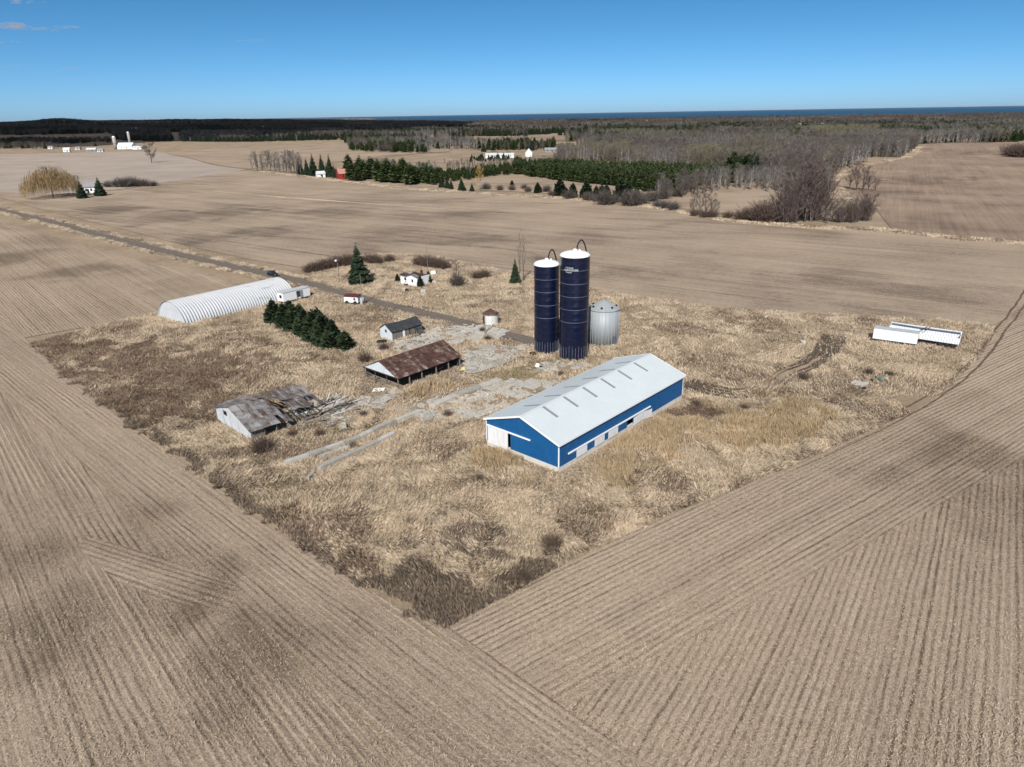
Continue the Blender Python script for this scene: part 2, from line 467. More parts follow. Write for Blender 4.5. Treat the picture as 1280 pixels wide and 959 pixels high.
sheet('field_rows', [q1 - dq * 26, q2 + dq * 60, q2 + dq * 40 + np.array((45, -75)), np.array((90, 15)), np.array((12, 24))], ANG_R2, .127, 1.35, .015, M_near,
      'corn stubble field with furrows running away past the white trailers', furrow=.034)
wa, wb = P(103, 682), P(285, 742)
sheet('field_rows', PP([(96, 684), (112, 672), (180, 690), (300, 733), (285, 762), (200, 752), (140, 722)]), math.degrees(math.atan2(wb[1] - wa[1], wb[0] - wa[0])), .127, .8, .075, M_near, 'short wedge of turning rows inside the left stubble field', furrow=.02)
sheet('field_rows', PP([(1290, 386), (1240, 407), (1200, 403), (1100, 397), (1000, 392), (900, 386), (770, 368), (735, 362), (690, 352), (600, 333), (540, 320), (480, 318), (400, 325),
                        (385, 336), (330, 328), (240, 309), (120, 279), (0, 247), (-100, 222), (-60, 215), (60, 244), (150, 238), (220, 226), (300, 213), (330, 216), (380, 221), (440, 227), (500, 234), (600, 242),
                        (700, 247), (790, 254), (850, 264), (930, 277), (1000, 282), (1100, 287), (1200, 297), (1330, 306), (1400, 330)]),
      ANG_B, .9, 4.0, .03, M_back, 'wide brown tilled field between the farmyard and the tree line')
sheet('field_rows', PP([(-120, 197), (0, 193), (130, 190), (205, 191), (262, 206), (310, 212), (220, 226), (150, 237), (60, 244), (0, 240), (-120, 216)]), 8., 3, 10, .06, M_pale,
      'pale grey field behind the yellow willow')
sheet('field_rows', PP([(206, 191), (240, 188), (330, 184), (430, 178), (520, 180), (570, 184), (560, 190), (480, 196), (430, 202), (330, 208), (312, 212), (262, 205)]), 4., 3, 12, .09, M_tan,
      'tan sunlit field behind the bare tree row')
sheet('field_rows', PP([(1330, 304), (1200, 296), (1115, 287), (1095, 262), (1045, 240), (1040, 222), (1075, 207), (1130, 197), (1150, 183), (1200, 178), (1340, 172)]), 62., 1.5, 8, .045, M_red,
      'reddish brown field rising behind the dense shrub thicket')
sheet('field_rows', PP([(575, 172), (640, 169), (720, 170), (722, 176), (640, 180), (572, 178)]), 0., 6, 20, .4, M_red, 'small reddish field strip among far woods')
sheet('field_rows', PP([(612, 158), (690, 158), (700, 162), (640, 163)]), 0., 8, 25, 1.2, M_tan, 'thin tan field strip close to the lake woods')
sheet('field_rows', PP([(835, 158), (960, 156), (962, 161), (840, 163)]), 0., 8, 25, 1.2, M_tan, 'thin tan field strip beside the long white greenhouse')
sheet('field_rows', PP([(590, 222), (640, 219), (720, 228), (800, 236), (815, 250), (780, 250), (700, 243), (600, 238)]), -20., 2, 8, .08, M_tan, 'rough tan meadow in front of the pine plantation')
sheet('field_rows', PP([(800, 252), (850, 240), (905, 232), (975, 236), (1040, 248), (960, 262), (940, 272), (860, 262)]), 5., 2, 8, .08, M_tan, 'small tan meadow beside the bare woods')

# --- lanes and wheel tracks
def smooth_line(pts, step=1.0):
    pts = np.asarray(pts, float); out = []
    for i in range(len(pts) - 1):
        p0, p1, p2, p3 = pts[max(i - 1, 0)], pts[i], pts[i + 1], pts[min(i + 2, len(pts) - 1)]
        n = max(2, int(np.linalg.norm(p2 - p1) / step))
        for s in np.arange(n) / n:
            out.append(.5 * ((2 * p1) + (-p0 + p2) * s + (2 * p0 - 5 * p1 + 4 * p2 - p3) * s * s + (-p0 + 3 * p1 - 3 * p2 + p3) * s ** 3))
    out.append(pts[-1]); return np.array(out)

def ribbon(name, line, width, mat, off, label, nx=7, shift=0., wob=.0, kind='structure', hump=0.):
    L = smooth_line(line)
    tg = np.gradient(L, axis=0); tg /= np.linalg.norm(tg, axis=1)[:, None]
    nn = np.stack([tg[:, 1], -tg[:, 0]], 1)
    al = np.concatenate([[0], np.cumsum(np.linalg.norm(np.diff(L, axis=0), axis=1))])
    wd = width if hasattr(width, '__len__') else [width, width]
    W = np.interp(np.linspace(0, 1, len(L)), np.linspace(0, 1, len(wd)), wd)
    s = np.linspace(-.5, .5, nx)
    e = 1 + wob * (vnoise(al[:, None] * .35 + s[None, :] * 0, np.sign(s)[None, :] * 5 + al[:, None] * 0, 3) - .5)
    ac = s[None, :] * W[:, None] * e + shift + wob * .6 * (vnoise(al * .2, al * 0, 8) - .5)[:, None]
    X = L[:, 0:1] + nn[:, 0:1] * ac; Y = L[:, 1:2] + nn[:, 1:2] * ac
    Z = H(X, Y) + off + np.hypot(X, Y) * .00012 + hump * (np.cos(s * 2 * math.pi)[None, :])
    U = np.repeat((s * 2)[None, :], len(L), 0); Vv = np.repeat(al[:, None], nx, 1)
    a = np.arange(len(L) * nx).reshape(len(L), nx)
    F = np.stack([a[:-1, :-1], a[:-1, 1:], a[1:, 1:], a[1:, :-1]], -1).reshape(-1, 4)[:, ::-1]
    o = mesh_np(name, np.stack([X, Y, Z], -1).reshape(-1, 3), F, mat, uv=np.stack([U, Vv], -1).reshape(-1, 2), smooth=True)
    return tag(o, label, kind=kind)

t = NT('gravel_lane'); p_ = t.pos()
uv = t.n('UVMap', uv_map='UVMap').outputs[0]; su = t.n('SeparateXYZ', {0: uv})
ab = t.math('ABSOLUTE', su.outputs[0])
wheel = t.ramp(ab, [(.0, (.05, .05, .05)), (.24, (.25, .25, .25)), (.48, (1, 1, 1)), (.74, (.55, .55, .55)), (1., (0, 0, 0))])
nz = t.noise(p_, .5, 5, .7); nz2 = t.noise(p_, 5., 4, .7)
f = t.math('ADD', t.math('MULTIPLY', wheel, .55), t.math('MULTIPLY', t.math('ADD', nz, nz2), .42))
c = t.ramp(f, [(.26, (.26, .2, .14)), (.44, (.18, .143, .112)), (.62, (.115, .097, .083)), (.8, (.14, .12, .106)), (.97, (.2, .178, .16))])
t.bump(nz2, .4, .05)
M_lane = t.fin(c, .95, 0, .15)
LANE = [(-160, 222), (-60, 247), (0, 262), (60, 276.5), (120, 293), (180, 308), (240, 322.5), (300, 336), (345, 346), (390, 356), (430, 367.5), (480, 381), (520, 390), (560, 399), (600, 409), (640, 420), (672, 429)]
LANEW = PP(LANE)
ribbon('lane', LANEW, [4, 4, 4, 4, 4.2, 5, 8, 10, 6, 4], M_lane, .085, 'grey gravel lane with wheel ruts leading to the farmyard', wob=.35)
t = NT('wet_mud'); p_ = t.pos()
nz = t.noise(p_, 1.8, 5, .7)
M_mud = t.fin(t.ramp(nz, [(.35, (.045, .034, .025)), (.5, (.085, .062, .044)), (.66, (.19, .145, .1))]), .8, 0, .3)
t.bump(nz, .6, .15)
t = NT('track_soil'); p_ = t.pos()
nz = t.noise(p_, 1.1, 5, .75)
M_track = t.fin(t.ramp(nz, [(.35, (.075, .055, .04)), (.5, (.125, .092, .066)), (.66, (.22, .165, .115))]), .95, 0, .1)
TRK = PP([(1295, 362), (1278, 390), (1256, 420), (1236, 449), (1200, 482), (1150, 515), (1080, 552), (1000, 588)])
for s_ in (-.95, .95):
    ribbon('wheel_track', TRK, [.5, .5, .5, .45, .3, .1], M_track, .115, 'dark wheel track curving along the field edge by the trailers', shift=s_ + 1.4, wob=.5, nx=3)
RUT = PP([(1042, 420), (1036, 433), (1022, 446), (1004, 457), (980, 468), (962, 480), (930, 492), (895, 489), (858, 478)])
for k_, s_ in enumerate((-2.2, -1.2, .6, 1.6)):
    ribbon('mud_rut', RUT + (k_ % 2) * .3, [1.2, 1.7, 1.6, 1.0, .25, .04, .04, 1.0, 1.3], M_mud, .06 + .004 * k_, 'dark muddy rut curving across the dry grass behind the barn', shift=s_, wob=.9, nx=3)
ribbon('mud_rut', PP([(983, 444), (994, 447), (1004, 448), (1014, 446)]), [.5, 1.0, .4], M_mud, .075, 'short muddy rut branching off beside the curved ruts', wob=.8, nx=3)
RUT2 = PP([(455, 360), (500, 372), (545, 377), (580, 380)])
ribbon('mud_rut', PP([(500, 383), (525, 384), (548, 388), (562, 392)]), [.6, 1.6, 1.2, .4], M_mud, .115, 'damp dark patch on the gravel lane below the ruined house', wob=.9, nx=3)

# ============================================================ BUILDINGS OF THE FARMYARD
M_blue = pm('blue_steel', (.0035, .078, .225), (.005, .095, .265), .6, .5, 0, .4, dirt=((.05, .13, .25), .25))
M_roofw = pm('pale_steel_roof', (.52, .575, .6), (.58, .635, .655), .25, .45, 0, .4, stretch=(1, 1, 1), dirt=((.5, .52, .52), .25))
M_white = pm('white_trim', (.74, .76, .78), (.82, .84, .86), 2., .5, 0, .35)
M_door = pm('white_door', (.66, .67, .68), (.76, .77, .78), 1.5, .55, 0, .3, dirt=((.45, .42, .38), .4))
M_conc = pm('old_concrete', (.26, .245, .215), (.42, .4, .36), 1.1, .9, 0, .2, bump=.4, dirt=((.2, .18, .14), .5))
M_concp = pm('pale_concrete', (.36, .345, .315), (.52, .505, .47), .8, .9, 0, .2, bump=.4, dirt=((.26, .23, .18), .6))
M_sky = pm('grey_skylight', (.2, .215, .22), (.28, .295, .3), 3., .5, 0, .4)
M_dark = pm('dark_interior', (.012, .011, .010), (.02, .018, .016), 1., .95)
M_wood = pm('grey_wood', (.13, .115, .10), (.26, .235, .205), 2.5, .9, 0, .1, stretch=(1, 1, .3), bump=.4)
M_darkw = pm('dark_wood', (.035, .028, .024), (.09, .075, .062), 2.5, .9, 0, .1, bump=.4)
M_black = pm('black_rubber', (.012, .012, .012), (.025, .025, .025), 4., .8)
M_iron = pm('rusty_iron', (.06, .03, .02), (.13, .065, .04), 4., .85, 0, .2)

# ---- long blue barn
BL, BW, BE, BR = 37.2, 14.8, 4.66, 7.1
barn = thing('blue_barn', 'long blue steel barn with pale roof and a row of skylights', 'barn', Pz(698.4, 590.6, 0), 48.03)
fd = MB(); T = .3; FH = .8
fd.box(0.05, BL - .05, .05, .05 + T, -.3, FH); fd.box(0.05, BL - .05, BW - .05 - T, BW - .05, -.3, FH)
fd.box(.05, .05 + T, .35, BW - .35, -.3, FH); fd.box(BL - .05 - T, BL - .05, .35, BW - .35, -.3, FH)
fd.build('foundation', pm('pale_block_wall', (.5, .49, .46), (.64, .63, .6), 1.2, .85, 0, .2, dirt=((.34, .3, .24), .6)), barn)
WT = .12
def gable_wall(x0, x1, cut=None):
    g_ = MB()
    if cut is None:
        g_.prism([(WT, FH), (BW - WT, FH), (BW - WT, BE), (BW / 2, BR - .02), (WT, BE)], x0, x1)
    else:
        y0, y1, zt = cut
        g_.box(x0, x1, WT, y0, FH, zt); g_.box(x0, x1, y1, BW - WT, FH, zt)
        g_.prism([(WT, zt), (BW - WT, zt), (BW - WT, BE), (BW / 2, BR - .02), (WT, BE)], x0, x1)
    return g_
gable_wall(0, WT, (9.6, 14.2, 3.5)).build('end_wall', M_blue, barn)
gable_wall(BL - WT, BL).build('end_wall', M_blue, barn)
sw = MB(); sw.box(0, BL, 0, WT, 2.15, BE)
for x0, x1 in ((0, 4.5), (6.9, 9.3), (11.6, 13.1), (15.5, 18.5), (20.4, 20.7), (23.2, 23.8), (26.0, BL)):
    sw.box(x0, x1, 0, WT, FH, 2.15)
sw.build('side_wall', M_blue, barn)
MB().box(0, BL, BW - WT, BW, FH, BE).build('side_wall', M_blue, barn)
wr = MB()
for k in range(1, 50): wr.box(k * .744 - .03, k * .744 + .03, -.022, -.0005, 2.38, BE - .12)
wr.build('wall_ribs', M_blue, barn)['kind'] = 'stuff'
wr = MB()
for k in range(1, 20): wr.box(-.022, -.0005, k * .744 - .03, k * .744 + .03, 3.74 if 5.4 < k * .744 < 14.6 else FH + .02, min(BE, 99) + min(k * .744, BW - k * .744) * (BR - BE) / (BW / 2) - .25)
wr.build('wall_ribs', M_blue, barn)['kind'] = 'stuff'
for x0, x1, z0, z1, til in ((4.36, 7.03, .74, 2.05, 0), (9.14, 11.77, .74, 2.05, .0), (12.93, 15.64, .7, 2.05, 0), (20.46, 23.44, .45, 1.95, .12), (23.62, 26.3, .3, 1.8, -.18)):
    MB().hexa([(x0, -.1, z0 - til), (x1, -.1, z0 + til), (x1, -.04, z0 + til), (x0, -.04, z0 - til), (x0, -.1, z1 - til), (x1, -.1, z1 + til), (x1, -.04, z1 + til), (x0, -.04, z1 - til)]).build('door', M_door, barn)
MB().box(2.24, 25.72, -.16, -.002, 2.14, 2.36).build('door_track', M_white, barn)
MB().box(-.10, -.04, 10.1, 14.42, .45, 3.5).build('door', M_door, barn)
MB().box(-.16, -.002, 5.5, 14.5, 3.5, 3.72).build('door_track', M_white, barn)
for cx_, cy_ in ((-.03, -.03), (BL - .13, -.03), (-.03, BW - .13), (BL - .13, BW - .13)):
    MB().box(cx_, cx_ + .16, cy_, cy_ + .16, FH - .02, BE - .03).build('corner_trim', M_white, barn)
OV = .3
slp = (BR - BE) / (BW / 2)
def roofz(y): return BR - abs(y - BW / 2) * slp
for sgn in (-1, 1):
    ye = BW / 2 + sgn * (BW / 2 + OV)
    q = [(-OV, BW / 2, BR + .06), (BL + OV, BW / 2, BR + .06), (BL + OV, ye, roofz(ye) + .06), (-OV, ye, roofz(ye) + .06)]
    if sgn > 0: q = q[::-1]
    rs = MB(); rs.slab(q, .1); slope = rs.build('roof_slope', M_roofw, barn)
    rb = MB()
    for k in range(1, 41):
        x = -OV + k * (BL + 2 * OV) / 41
        rb.beam((x, BW / 2 + sgn * .12, roofz(BW / 2 + .12) + .112), (x, ye, roofz(ye) + .112), .04, .012)
    rb.build('roof_ribs', M_roofw, slope)
    for k in range(6):
        x = 4.95 + k * 5.27 + (.35 if sgn > 0 else 0)
        ya, yb = (7.05, 4.15) if sgn < 0 else (8.0, 11.3)
        z_ = .127
        MB().slab([(x - .27, ya, roofz(ya) + z_), (x - .27, yb, roofz(yb) + z_), (x + .27, yb, roofz(yb) + z_), (x + .27, ya, roofz(ya) + z_)], .04).build('skylight', M_sky, barn)
    for xx in (-OV - .03, BL + OV + .03):
        MB().beam((xx, BW / 2 + sgn * .02, BR - .02), (xx, ye, roofz(ye) - .02), .05, .3).build('rake_trim', M_white, barn)
    MB().box(-OV, BL + OV, min(ye, ye + sgn * .05), max(ye, ye + sgn * .05), roofz(ye) - .16, roofz(ye) + .1).build('eave_trim', M_white, barn)
MB().prism([(BW / 2 - .25, BR + .09), (BW / 2, BR + .16), (BW / 2 + .25, BR + .09), (BW / 2, BR + .12)], -OV, BL + OV).build('ridge_cap', M_roofw, barn)

# ---- tall navy silos
t = NT('navy_enamel'); p_ = t.obj()
nz = t.noise(t.scalev(p_, (1, 1, .15)), 1.4, 5, .6)
pw = t.n('TexWave', {'Scale': .36, 'Distortion': 0.}, wave_type='BANDS', bands_direction='Z'); t.s(pw.inputs['Vector'], p_)
c = t.mix(nz, (.002, .0045, .02), (.005, .0095, .034))
c = t.mix(t.math('MULTIPLY', t.ramp(pw.outputs[1], [(.93, (0, 0, 0)), (.99, (1, 1, 1))]), .06), c, (.03, .04, .075))
M_navy = t.fin(c, .3, 0, .45)
M_band = pm('pale_band', (.055, .07, .11), (.12, .14, .19), 1.5, .5)
M_rib = pm('pale_rib', (.06, .068, .1), (.19, .2, .225), 2.5, .6)
M_letter = pm('faded_lettering', (.45, .47, .5), (.6, .62, .65), 2., .5)
M_cap = pm('white_cap', (.76, .77, .78), (.84, .85, .86), 1., .45)

def curve_text(name, txt, size, rad, ang, zc, mat, parent):
    cu = bpy.data.curves.new(name, 'FONT'); cu.body = txt; cu.size = size; cu.align_x = 'CENTER'; cu.align_y = 'CENTER'; cu.offset = size * .012
    o = bpy.data.objects.new(name, cu); COL.objects.link(o)
    dg = bpy.context.evaluated_depsgraph_get(); dg.update()
    me = bpy.data.meshes.new_from_object(o.evaluated_get(dg)); bpy.data.objects.remove(o)
    for v in me.vertices:
        a = ang + v.co.x / rad; z = v.co.y
        v.co = (rad * math.cos(a), rad * math.sin(a), zc + z)
    me.materials.clear(); me.materials.append(mat); me.name = name
    return obj_of(name, me, parent)

def silo(px, py, r, toppx, bands, label, text, pipe_ang):
    f0 = Pz(px, py, 0); dr = f0 / np.linalg.norm(f0); ctr = f0 + dr * r
    lo, hi = 5., 40.
    for _ in range(40):
        m = (lo + hi) / 2
        d = np.array([f0[0], f0[1], m - CAM_H]); Zc = d[1] * cp - d[2] * sp; Yc = d[1] * sp + d[2] * cp
        yy = 479.5 - FPX * (d[0] / Zc * sr + Yc / Zc * cr)
        if yy > toppx: lo = m
        else: hi = m
    h = lo
    s_ = thing('silo', label, 'silo', ctr)
    prof = [(r - .02, -.3)]
    nb = int(h / 1.4)
    for k in range(nb):
        z0 = h * k / nb; prof += [(r, z0 + .02), (r, h * (k + 1) / nb - .05), (r + .008, h * (k + 1) / nb - .03)]
    MB().lathe(prof, 64).build('shell', M_navy, s_, True)
    dome = [(r + .1, h - .12), (r + .1, h + .03)] + [((r + .06) * math.cos(a), h + .04 + .85 * math.sin(a)) for a in np.linspace(.05, 1.35, 8)] + [(.35, h + .9)]
    dm = MB().lathe(dome, 48).build('dome', M_cap, s_, True)
    MB().lathe([(.42, h + .8), (.42, h + 1.15), (.3, h + 1.3)], 14).build('hatch', M_cap, dm)
    MB().lathe([(.2, h + .7), (.2, h + 1.2), (.05, h + 1.3)], 8, .9, -.5).build('vent', M_cap, dm)
    for b in bands:
        MB().lathe([(r + .01, h * b - .06), (r + .05, h * b - .05), (r + .05, h * b + .05), (r + .01, h * b + .06)], 64, cap=False).build('ring_band', M_band, s_, True)
    ca = math.atan2(-dr[1], -dr[0])
    for k in range(28):
        a = 2 * math.pi * k / 28 + .05
        x, y = (r + .03) * math.cos(a), (r + .03) * math.sin(a)
        MB().beam((x, y, .15), (x, y, h * random.uniform(.125, .15)), .07).build('rib', M_rib, s_)
    # filler pipe arching over the dome and down the far side
    pa = math.atan2(dr[1], dr[0]) + pipe_ang
    path = []
    for q in np.linspace(0, 1, 14):
        rr = .5 + (r - .1) * q
        path.append((rr * math.cos(pa), rr * math.sin(pa), h + 1.2 + 2.1 * math.sin(math.pi * min(q * 1.02, 1)) ** .7 - .9 * q))
    path.append((path[-1][0] * 1.05, path[-1][1] * 1.05, h * .5)); path.append((path[-1][0], path[-1][1], .2))
    MB().tube(path, .15, 8).build('filler_pipe', M_black, s_, True)
    # caged ladder on the shaded side
    la = ca + 2.0
    lx, ly = math.cos(la), math.sin(la); tx, ty = -ly, lx
    ld = MB()
    for s2 in (-.22, .22):
        ld.beam(((r + .25) * lx + tx * s2, (r + .25) * ly + ty * s2, .5), ((r + .25) * lx + tx * s2, (r + .25) * ly + ty * s2, h + .8), .05)
    for z in np.arange(.8, h + .6, .6):
        ld.beam(((r + .25) * lx - tx * .22, (r + .25) * ly - ty * .22, z), ((r + .25) * lx + tx * .22, (r + .25) * ly + ty * .22, z), .03)
    ld.build('ladder', M_rib, s_)
    if text:
        for txt, sz, dz, sh in text:
            curve_text('lettering', txt, sz, r + .07, ca + sh / r, h + dz, M_letter, s_)
    return ctr, r
SILO_R = silo(716.5, 451.5, 3.08, 322.5, (.875, .75, .627, .503, .38), 'taller navy silo with white dome and white lettering near its top',
              [('A.O.Smith', .42, -2.1, -1.15), ('HARVESTORE', .52, -2.6, -.85), ('Products', .36, -3.05, -1.25)], -.75)
SILO_L = silo(683, 442.5, 2.72, 333.5, (.85, .71, .56, .415), 'shorter navy silo with white dome and no lettering', None, -.75)
o_ = thing('oil_drum', 'rusty red drum lying at the foot of the shorter silo', 'drum', P(666, 443.5), 25)
MB().tube([(-.6, 0, .35), (.6, 0, .35)], .36, 12).build('drum_body', M_iron, o_)
MB().tube([(-.62, 0, .35), (-.56, 0, .35)], .385, 12).build('rim', M_black, o_)

# ---- galvanised grain bin
t = NT('galvanised'); p_ = t.obj()
at = t.n('TexGradient', gradient_type='RADIAL'); t.s(at.inputs[0], p_)
pan = t.noise(t.n('CombineXYZ', {0: t.math('MULTIPLY', at.outputs[1], 26.)}).outputs[0], 1.0, 1)
nz = t.noise(t.scalev(p_, (3, 3, .12)), 1.2, 5, .6)
c = t.mix(t.math('ADD', t.math('MULTIPLY', pan, .6), t.math('MULTIPLY', nz, .4)), (.2, .22, .24), (.44, .475, .5))
zw = t.n('TexWave', {'Scale': 1.6}, wave_type='BANDS', bands_direction='Z'); t.s(zw.inputs['Vector'], p_)
M_galv = t.fin(c, .6, .15, .35); t.bump(zw.outputs[1], .12, .05)
f0 = Pz(753.5, 433.5, 0); dr = f0 / np.linalg.norm(f0); br = 3.45; BC = f0 + dr * br
gb = thing('grain_bin', 'galvanised steel grain bin with conical roof behind the silos', 'grain bin', BC)
bh = 8.2
MB().lathe([(br, -.2), (br, bh)], 56).build('wall', M_galv, gb, True)
bs = MB()
for k in range(28):
    a = 2 * math.pi * k / 28; x, y = (br + .03) * math.cos(a), (br + .03) * math.sin(a)
    bs.beam((x, y, .05), (x, y, bh - .05), .07)
bs.build('stiffeners', M_galv, gb)
rf = MB().lathe([(br + .14, bh - .08), (br + .14, bh + .02), (.5, bh + 1.75), (.5, bh + 1.95), (.1, bh + 2.05)], 56).build('cone_roof', M_galv, gb)
rbm = MB()
for k in range(28):
    a = 2 * math.pi * (k + .5) / 28
    rbm.beam(((br + .1) * math.cos(a), (br + .1) * math.sin(a), bh + .06), (.55 * math.cos(a), .55 * math.sin(a), bh + 1.76), .05)
rbm.build('roof_ribs', M_galv, rf)
for k in range(7):
    a = -1.9 + k * .9; rr = 2.75; z = bh + .35
    v_ = MB(); v_.lathe([(.22, z - .15), (.22, z + .32), (.3, z + .36), (.12, z + .5)], 10, rr * math.cos(a), rr * math.sin(a)); v_.build('roof_vent', M_dark, rf)
MB().lathe([(br + .02, -.1), (br + .2, -.1), (br + .2, .14), (br + .02, .14)], 40, cap=False).build('base_ring', M_conc, gb)
MB().slab([((br + .06) * math.cos(a_), (br + .06) * math.sin(a_), z_) for a_, z_ in ((-1.0, .4), (-.75, .4), (-.75, 2.2), (-1.0, 2.2))], .05).build('door', M_band, gb)

# ---- arched corrugated shed
t = NT('arch_steel'); p_ = t.obj()
sx = t.n('SeparateXYZ', {0: p_})
nz = t.noise(t.scalev(p_, (.25, 1, 1)), .8, 6, .7)
mask = t.math('MULTIPLY', t.ramp(nz, [(.58, (0, 0, 0)), (.63, (1, 1, 1))]), t.ramp(t.math('DIVIDE', sx.outputs[0], 34.), [(.55, (0, 0, 0)), (.68, (1, 1, 1)), (.93, (1, 1, 1)), (.97, (0, 0, 0))]))
c = t.mix(t.noise(p_, .5, 5), (.38, .395, .415), (.49, .505, .53))
c = t.mix(t.math('MULTIPLY', mask, .75), c, (.2, .2, .21))
M_arch = t.fin(c, .62, 0, .3)
AL, AW, AH, NR = 34.4, 14.0, 5.2, 42
qs = thing('arched_shed', 'white corrugated steel arched shed at the edge of the field', 'shed', Pz(232, 406, 0), 52.7)
nx_, ny_ = NR * 8, 30
xs = np.linspace(0, AL, nx_ + 1); th = np.linspace(0, math.pi, ny_ + 1)
cg = .15 * np.cos(2 * math.pi * xs / (AL / NR))
XX = np.repeat(xs[:, None], ny_ + 1, 1)
YY = AW / 2 - (AW / 2 - .15 + cg[:, None]) * np.cos(th)[None, :]
ZZ = -.1 + (AH - .05 + cg[:, None]) * np.sin(th)[None, :] ** 1.12
a = np.arange((nx_ + 1) * (ny_ + 1)).reshape(nx_ + 1, ny_ + 1)
Fq = np.stack([a[:-1, :-1], a[1:, :-1], a[1:, 1:], a[:-1, 1:]], -1).reshape(-1, 4)
mesh_np('arch_roof', np.stack([XX, YY, ZZ], -1).reshape(-1, 3), Fq, M_arch, smooth=True, parent=qs)
M_endw = pm('pale_end_wall', (.50, .53, .57), (.58, .61, .65), .6, .55, .1)
def arch_pts(k=.97, n=24): return [(AW / 2 - (AW / 2 - .2) * k * math.cos(q), max(0, (AH - .12) * k * math.sin(q) ** 1.12)) for q in np.linspace(0, math.pi, n)]
for xa in (.3, AL - .4): MB().prism(arch_pts(), xa, xa + .1).build('end_wall', M_endw, qs)
er = MB()
for k in range(1, 14):
    y = AW * k / 14; z = AH * .9 * max(.02, 1 - ((y - AW / 2) / (AW / 2)) ** 2) ** .56
    er.beam((.27, y, .05), (.27, y, z), .05)
er.build('end_wall_ribs', M_endw, qs)
MB().box(-.2, AL + .2, -.35, .0, -.3, .12).build('kerb', M_conc, qs)
MB().box(-.2, AL + .2, AW, AW + .35, -.3, .12).build('kerb', M_conc, qs)

# ---- white office trailer against the arched shed
ot = thing('office_trailer', 'white site trailer with an open doorway beside the arched shed', 'trailer', Pz(355, 380, 0), 53)
tl, tw, tz0, tz1 = 9.4, 2.8, .55, 3.05
bd = MB(); bd.box(0, tl, .08, tw, tz0, tz0 + .1); bd.box(0, tl, tw - .08, tw, tz0 + .1, tz1); bd.box(0, .08, .08, tw - .08, tz0 + .1, tz1); bd.box(tl - .08, tl, .08, tw - .08, tz0 + .1, tz1)
for x0, x1 in ((0, 4.6), (6.9, tl)): bd.box(x0, x1, 0, .08, tz0, tz1)
bd.box(4.6, 6.9, 0, .08, tz1 - .3, tz1)
bd.build('body', M_white, ot)
MB().box(-.08, tl + .08, -.08, tw + .08, tz1, tz1 + .1).build('roof', pm('trailer_roof', (.4, .41, .42), (.52, .53, .54), 1., .6), ot)
MB().box(5.9, 6.85, -.06, -.01, tz0, tz1 - .35).build('door', pm('grey_door', (.2, .21, .23), (.3, .31, .33), 2., .6), ot)
MB().box(4.9, 5.4, .5, 1.2, tz0 + .1, tz0 + 1.0).build('crate', M_white, ot)
for xw in (3.4, 4.4):
    MB().tube([(xw, .1, .4), (xw, .4, .4)], .4, 14).build('wheel', M_black, ot); MB().tube([(xw, tw - .4, .4), (xw, tw - .1, .4)], .4, 14).build('wheel', M_black, ot)
MB().beam((tl, .9, .5), (tl + 1.7, tw / 2, .45), .14).beam((tl, tw - .9, .5), (tl + 1.7, tw / 2, .45), .14).box(tl + 1.5, tl + 1.9, tw / 2 - .2, tw / 2 + .2, 0, .6).build('hitch', M_black, ot)
MB().box(.3, .9, -.1, .6, 0, tz0).build('support_block', M_darkw, ot); MB().box(8.2, 8.8, .1, .7, 0, tz0).build('support_block', M_darkw, ot)
MB().box(-.04, -.005, .7, 1.7, 1.5, 2.4).build('window', M_dark, ot)

# ---- small white hut with red roof
t = NT('red_rust_sheet'); p_ = t.pos()
nz = t.noise(p_, 1.3, 6, .7)
M_redroof = t.fin(t.ramp(nz, [(.3, (.06, .017, .015)), (.5, (.085, .026, .021)), (.68, (.15, .075, .055))]), .75, 0, .25)
hut = thing('farm_wagon', 'derelict white wagon with a dark red roof beside the gravel lane', 'wagon', P(430.5, 380), -15)
hb = MB(); hb.box(0, 4.3, 0, .1, .5, 2.1); hb.box(0, 4.3, 2.3, 2.4, .5, 2.4); hb.box(0, .1, .1, 2.3, .5, 2.1); hb.box(4.2, 4.3, .1, 2.3, .5, 2.1); hb.box(.1, 4.2, .1, 2.3, .5, .62)
hb.build('wall', M_white, hut)
MB().slab([(-.1, -.12, 2.15), (4.4, -.12, 2.15), (4.4, 1.9, 2.75), (-.1, 1.9, 2.75)], .08).build('roof_slope', M_redroof, hut)
MB().slab([(-.1, 1.9, 2.78), (4.4, 1.9, 2.78), (4.4, 2.5, 2.45), (-.1, 2.5, 2.45)], .08).build('roof_slope', pm('pale_roof', (.45, .44, .43), (.55, .54, .53), 1.), hut)
MB().box(3.0, 3.6, -.03, -.002, 1.2, 1.85).build('window', M_dark, hut)
for x_, y_ in ((.9, -.35), (3.5, -.35), (.9, 2.45), (3.5, 2.45)):
    MB().tube([(x_, y_, .52), (x_, y_ + .28, .52)], .52, 16).build('wheel', M_black, hut)
MB().slab([(4.9, .4, 0), (5.4, 1.4, 0), (5.4, 1.4, 1.9), (4.9, .4, 1.9)], .07).build('door', M_white, hut)
MB().box(5.5, 6.6, .5, 1.5, 0, .9).beam((6.2, .8, .5), (8.4, 2.2, 2.0), .16).build('implement', M_darkw, hut)

# ---- ruined white house
hs = thing('ruined_house', 'ruined white house with its roof fallen in', 'house', P(499.5, 355), -36.5)
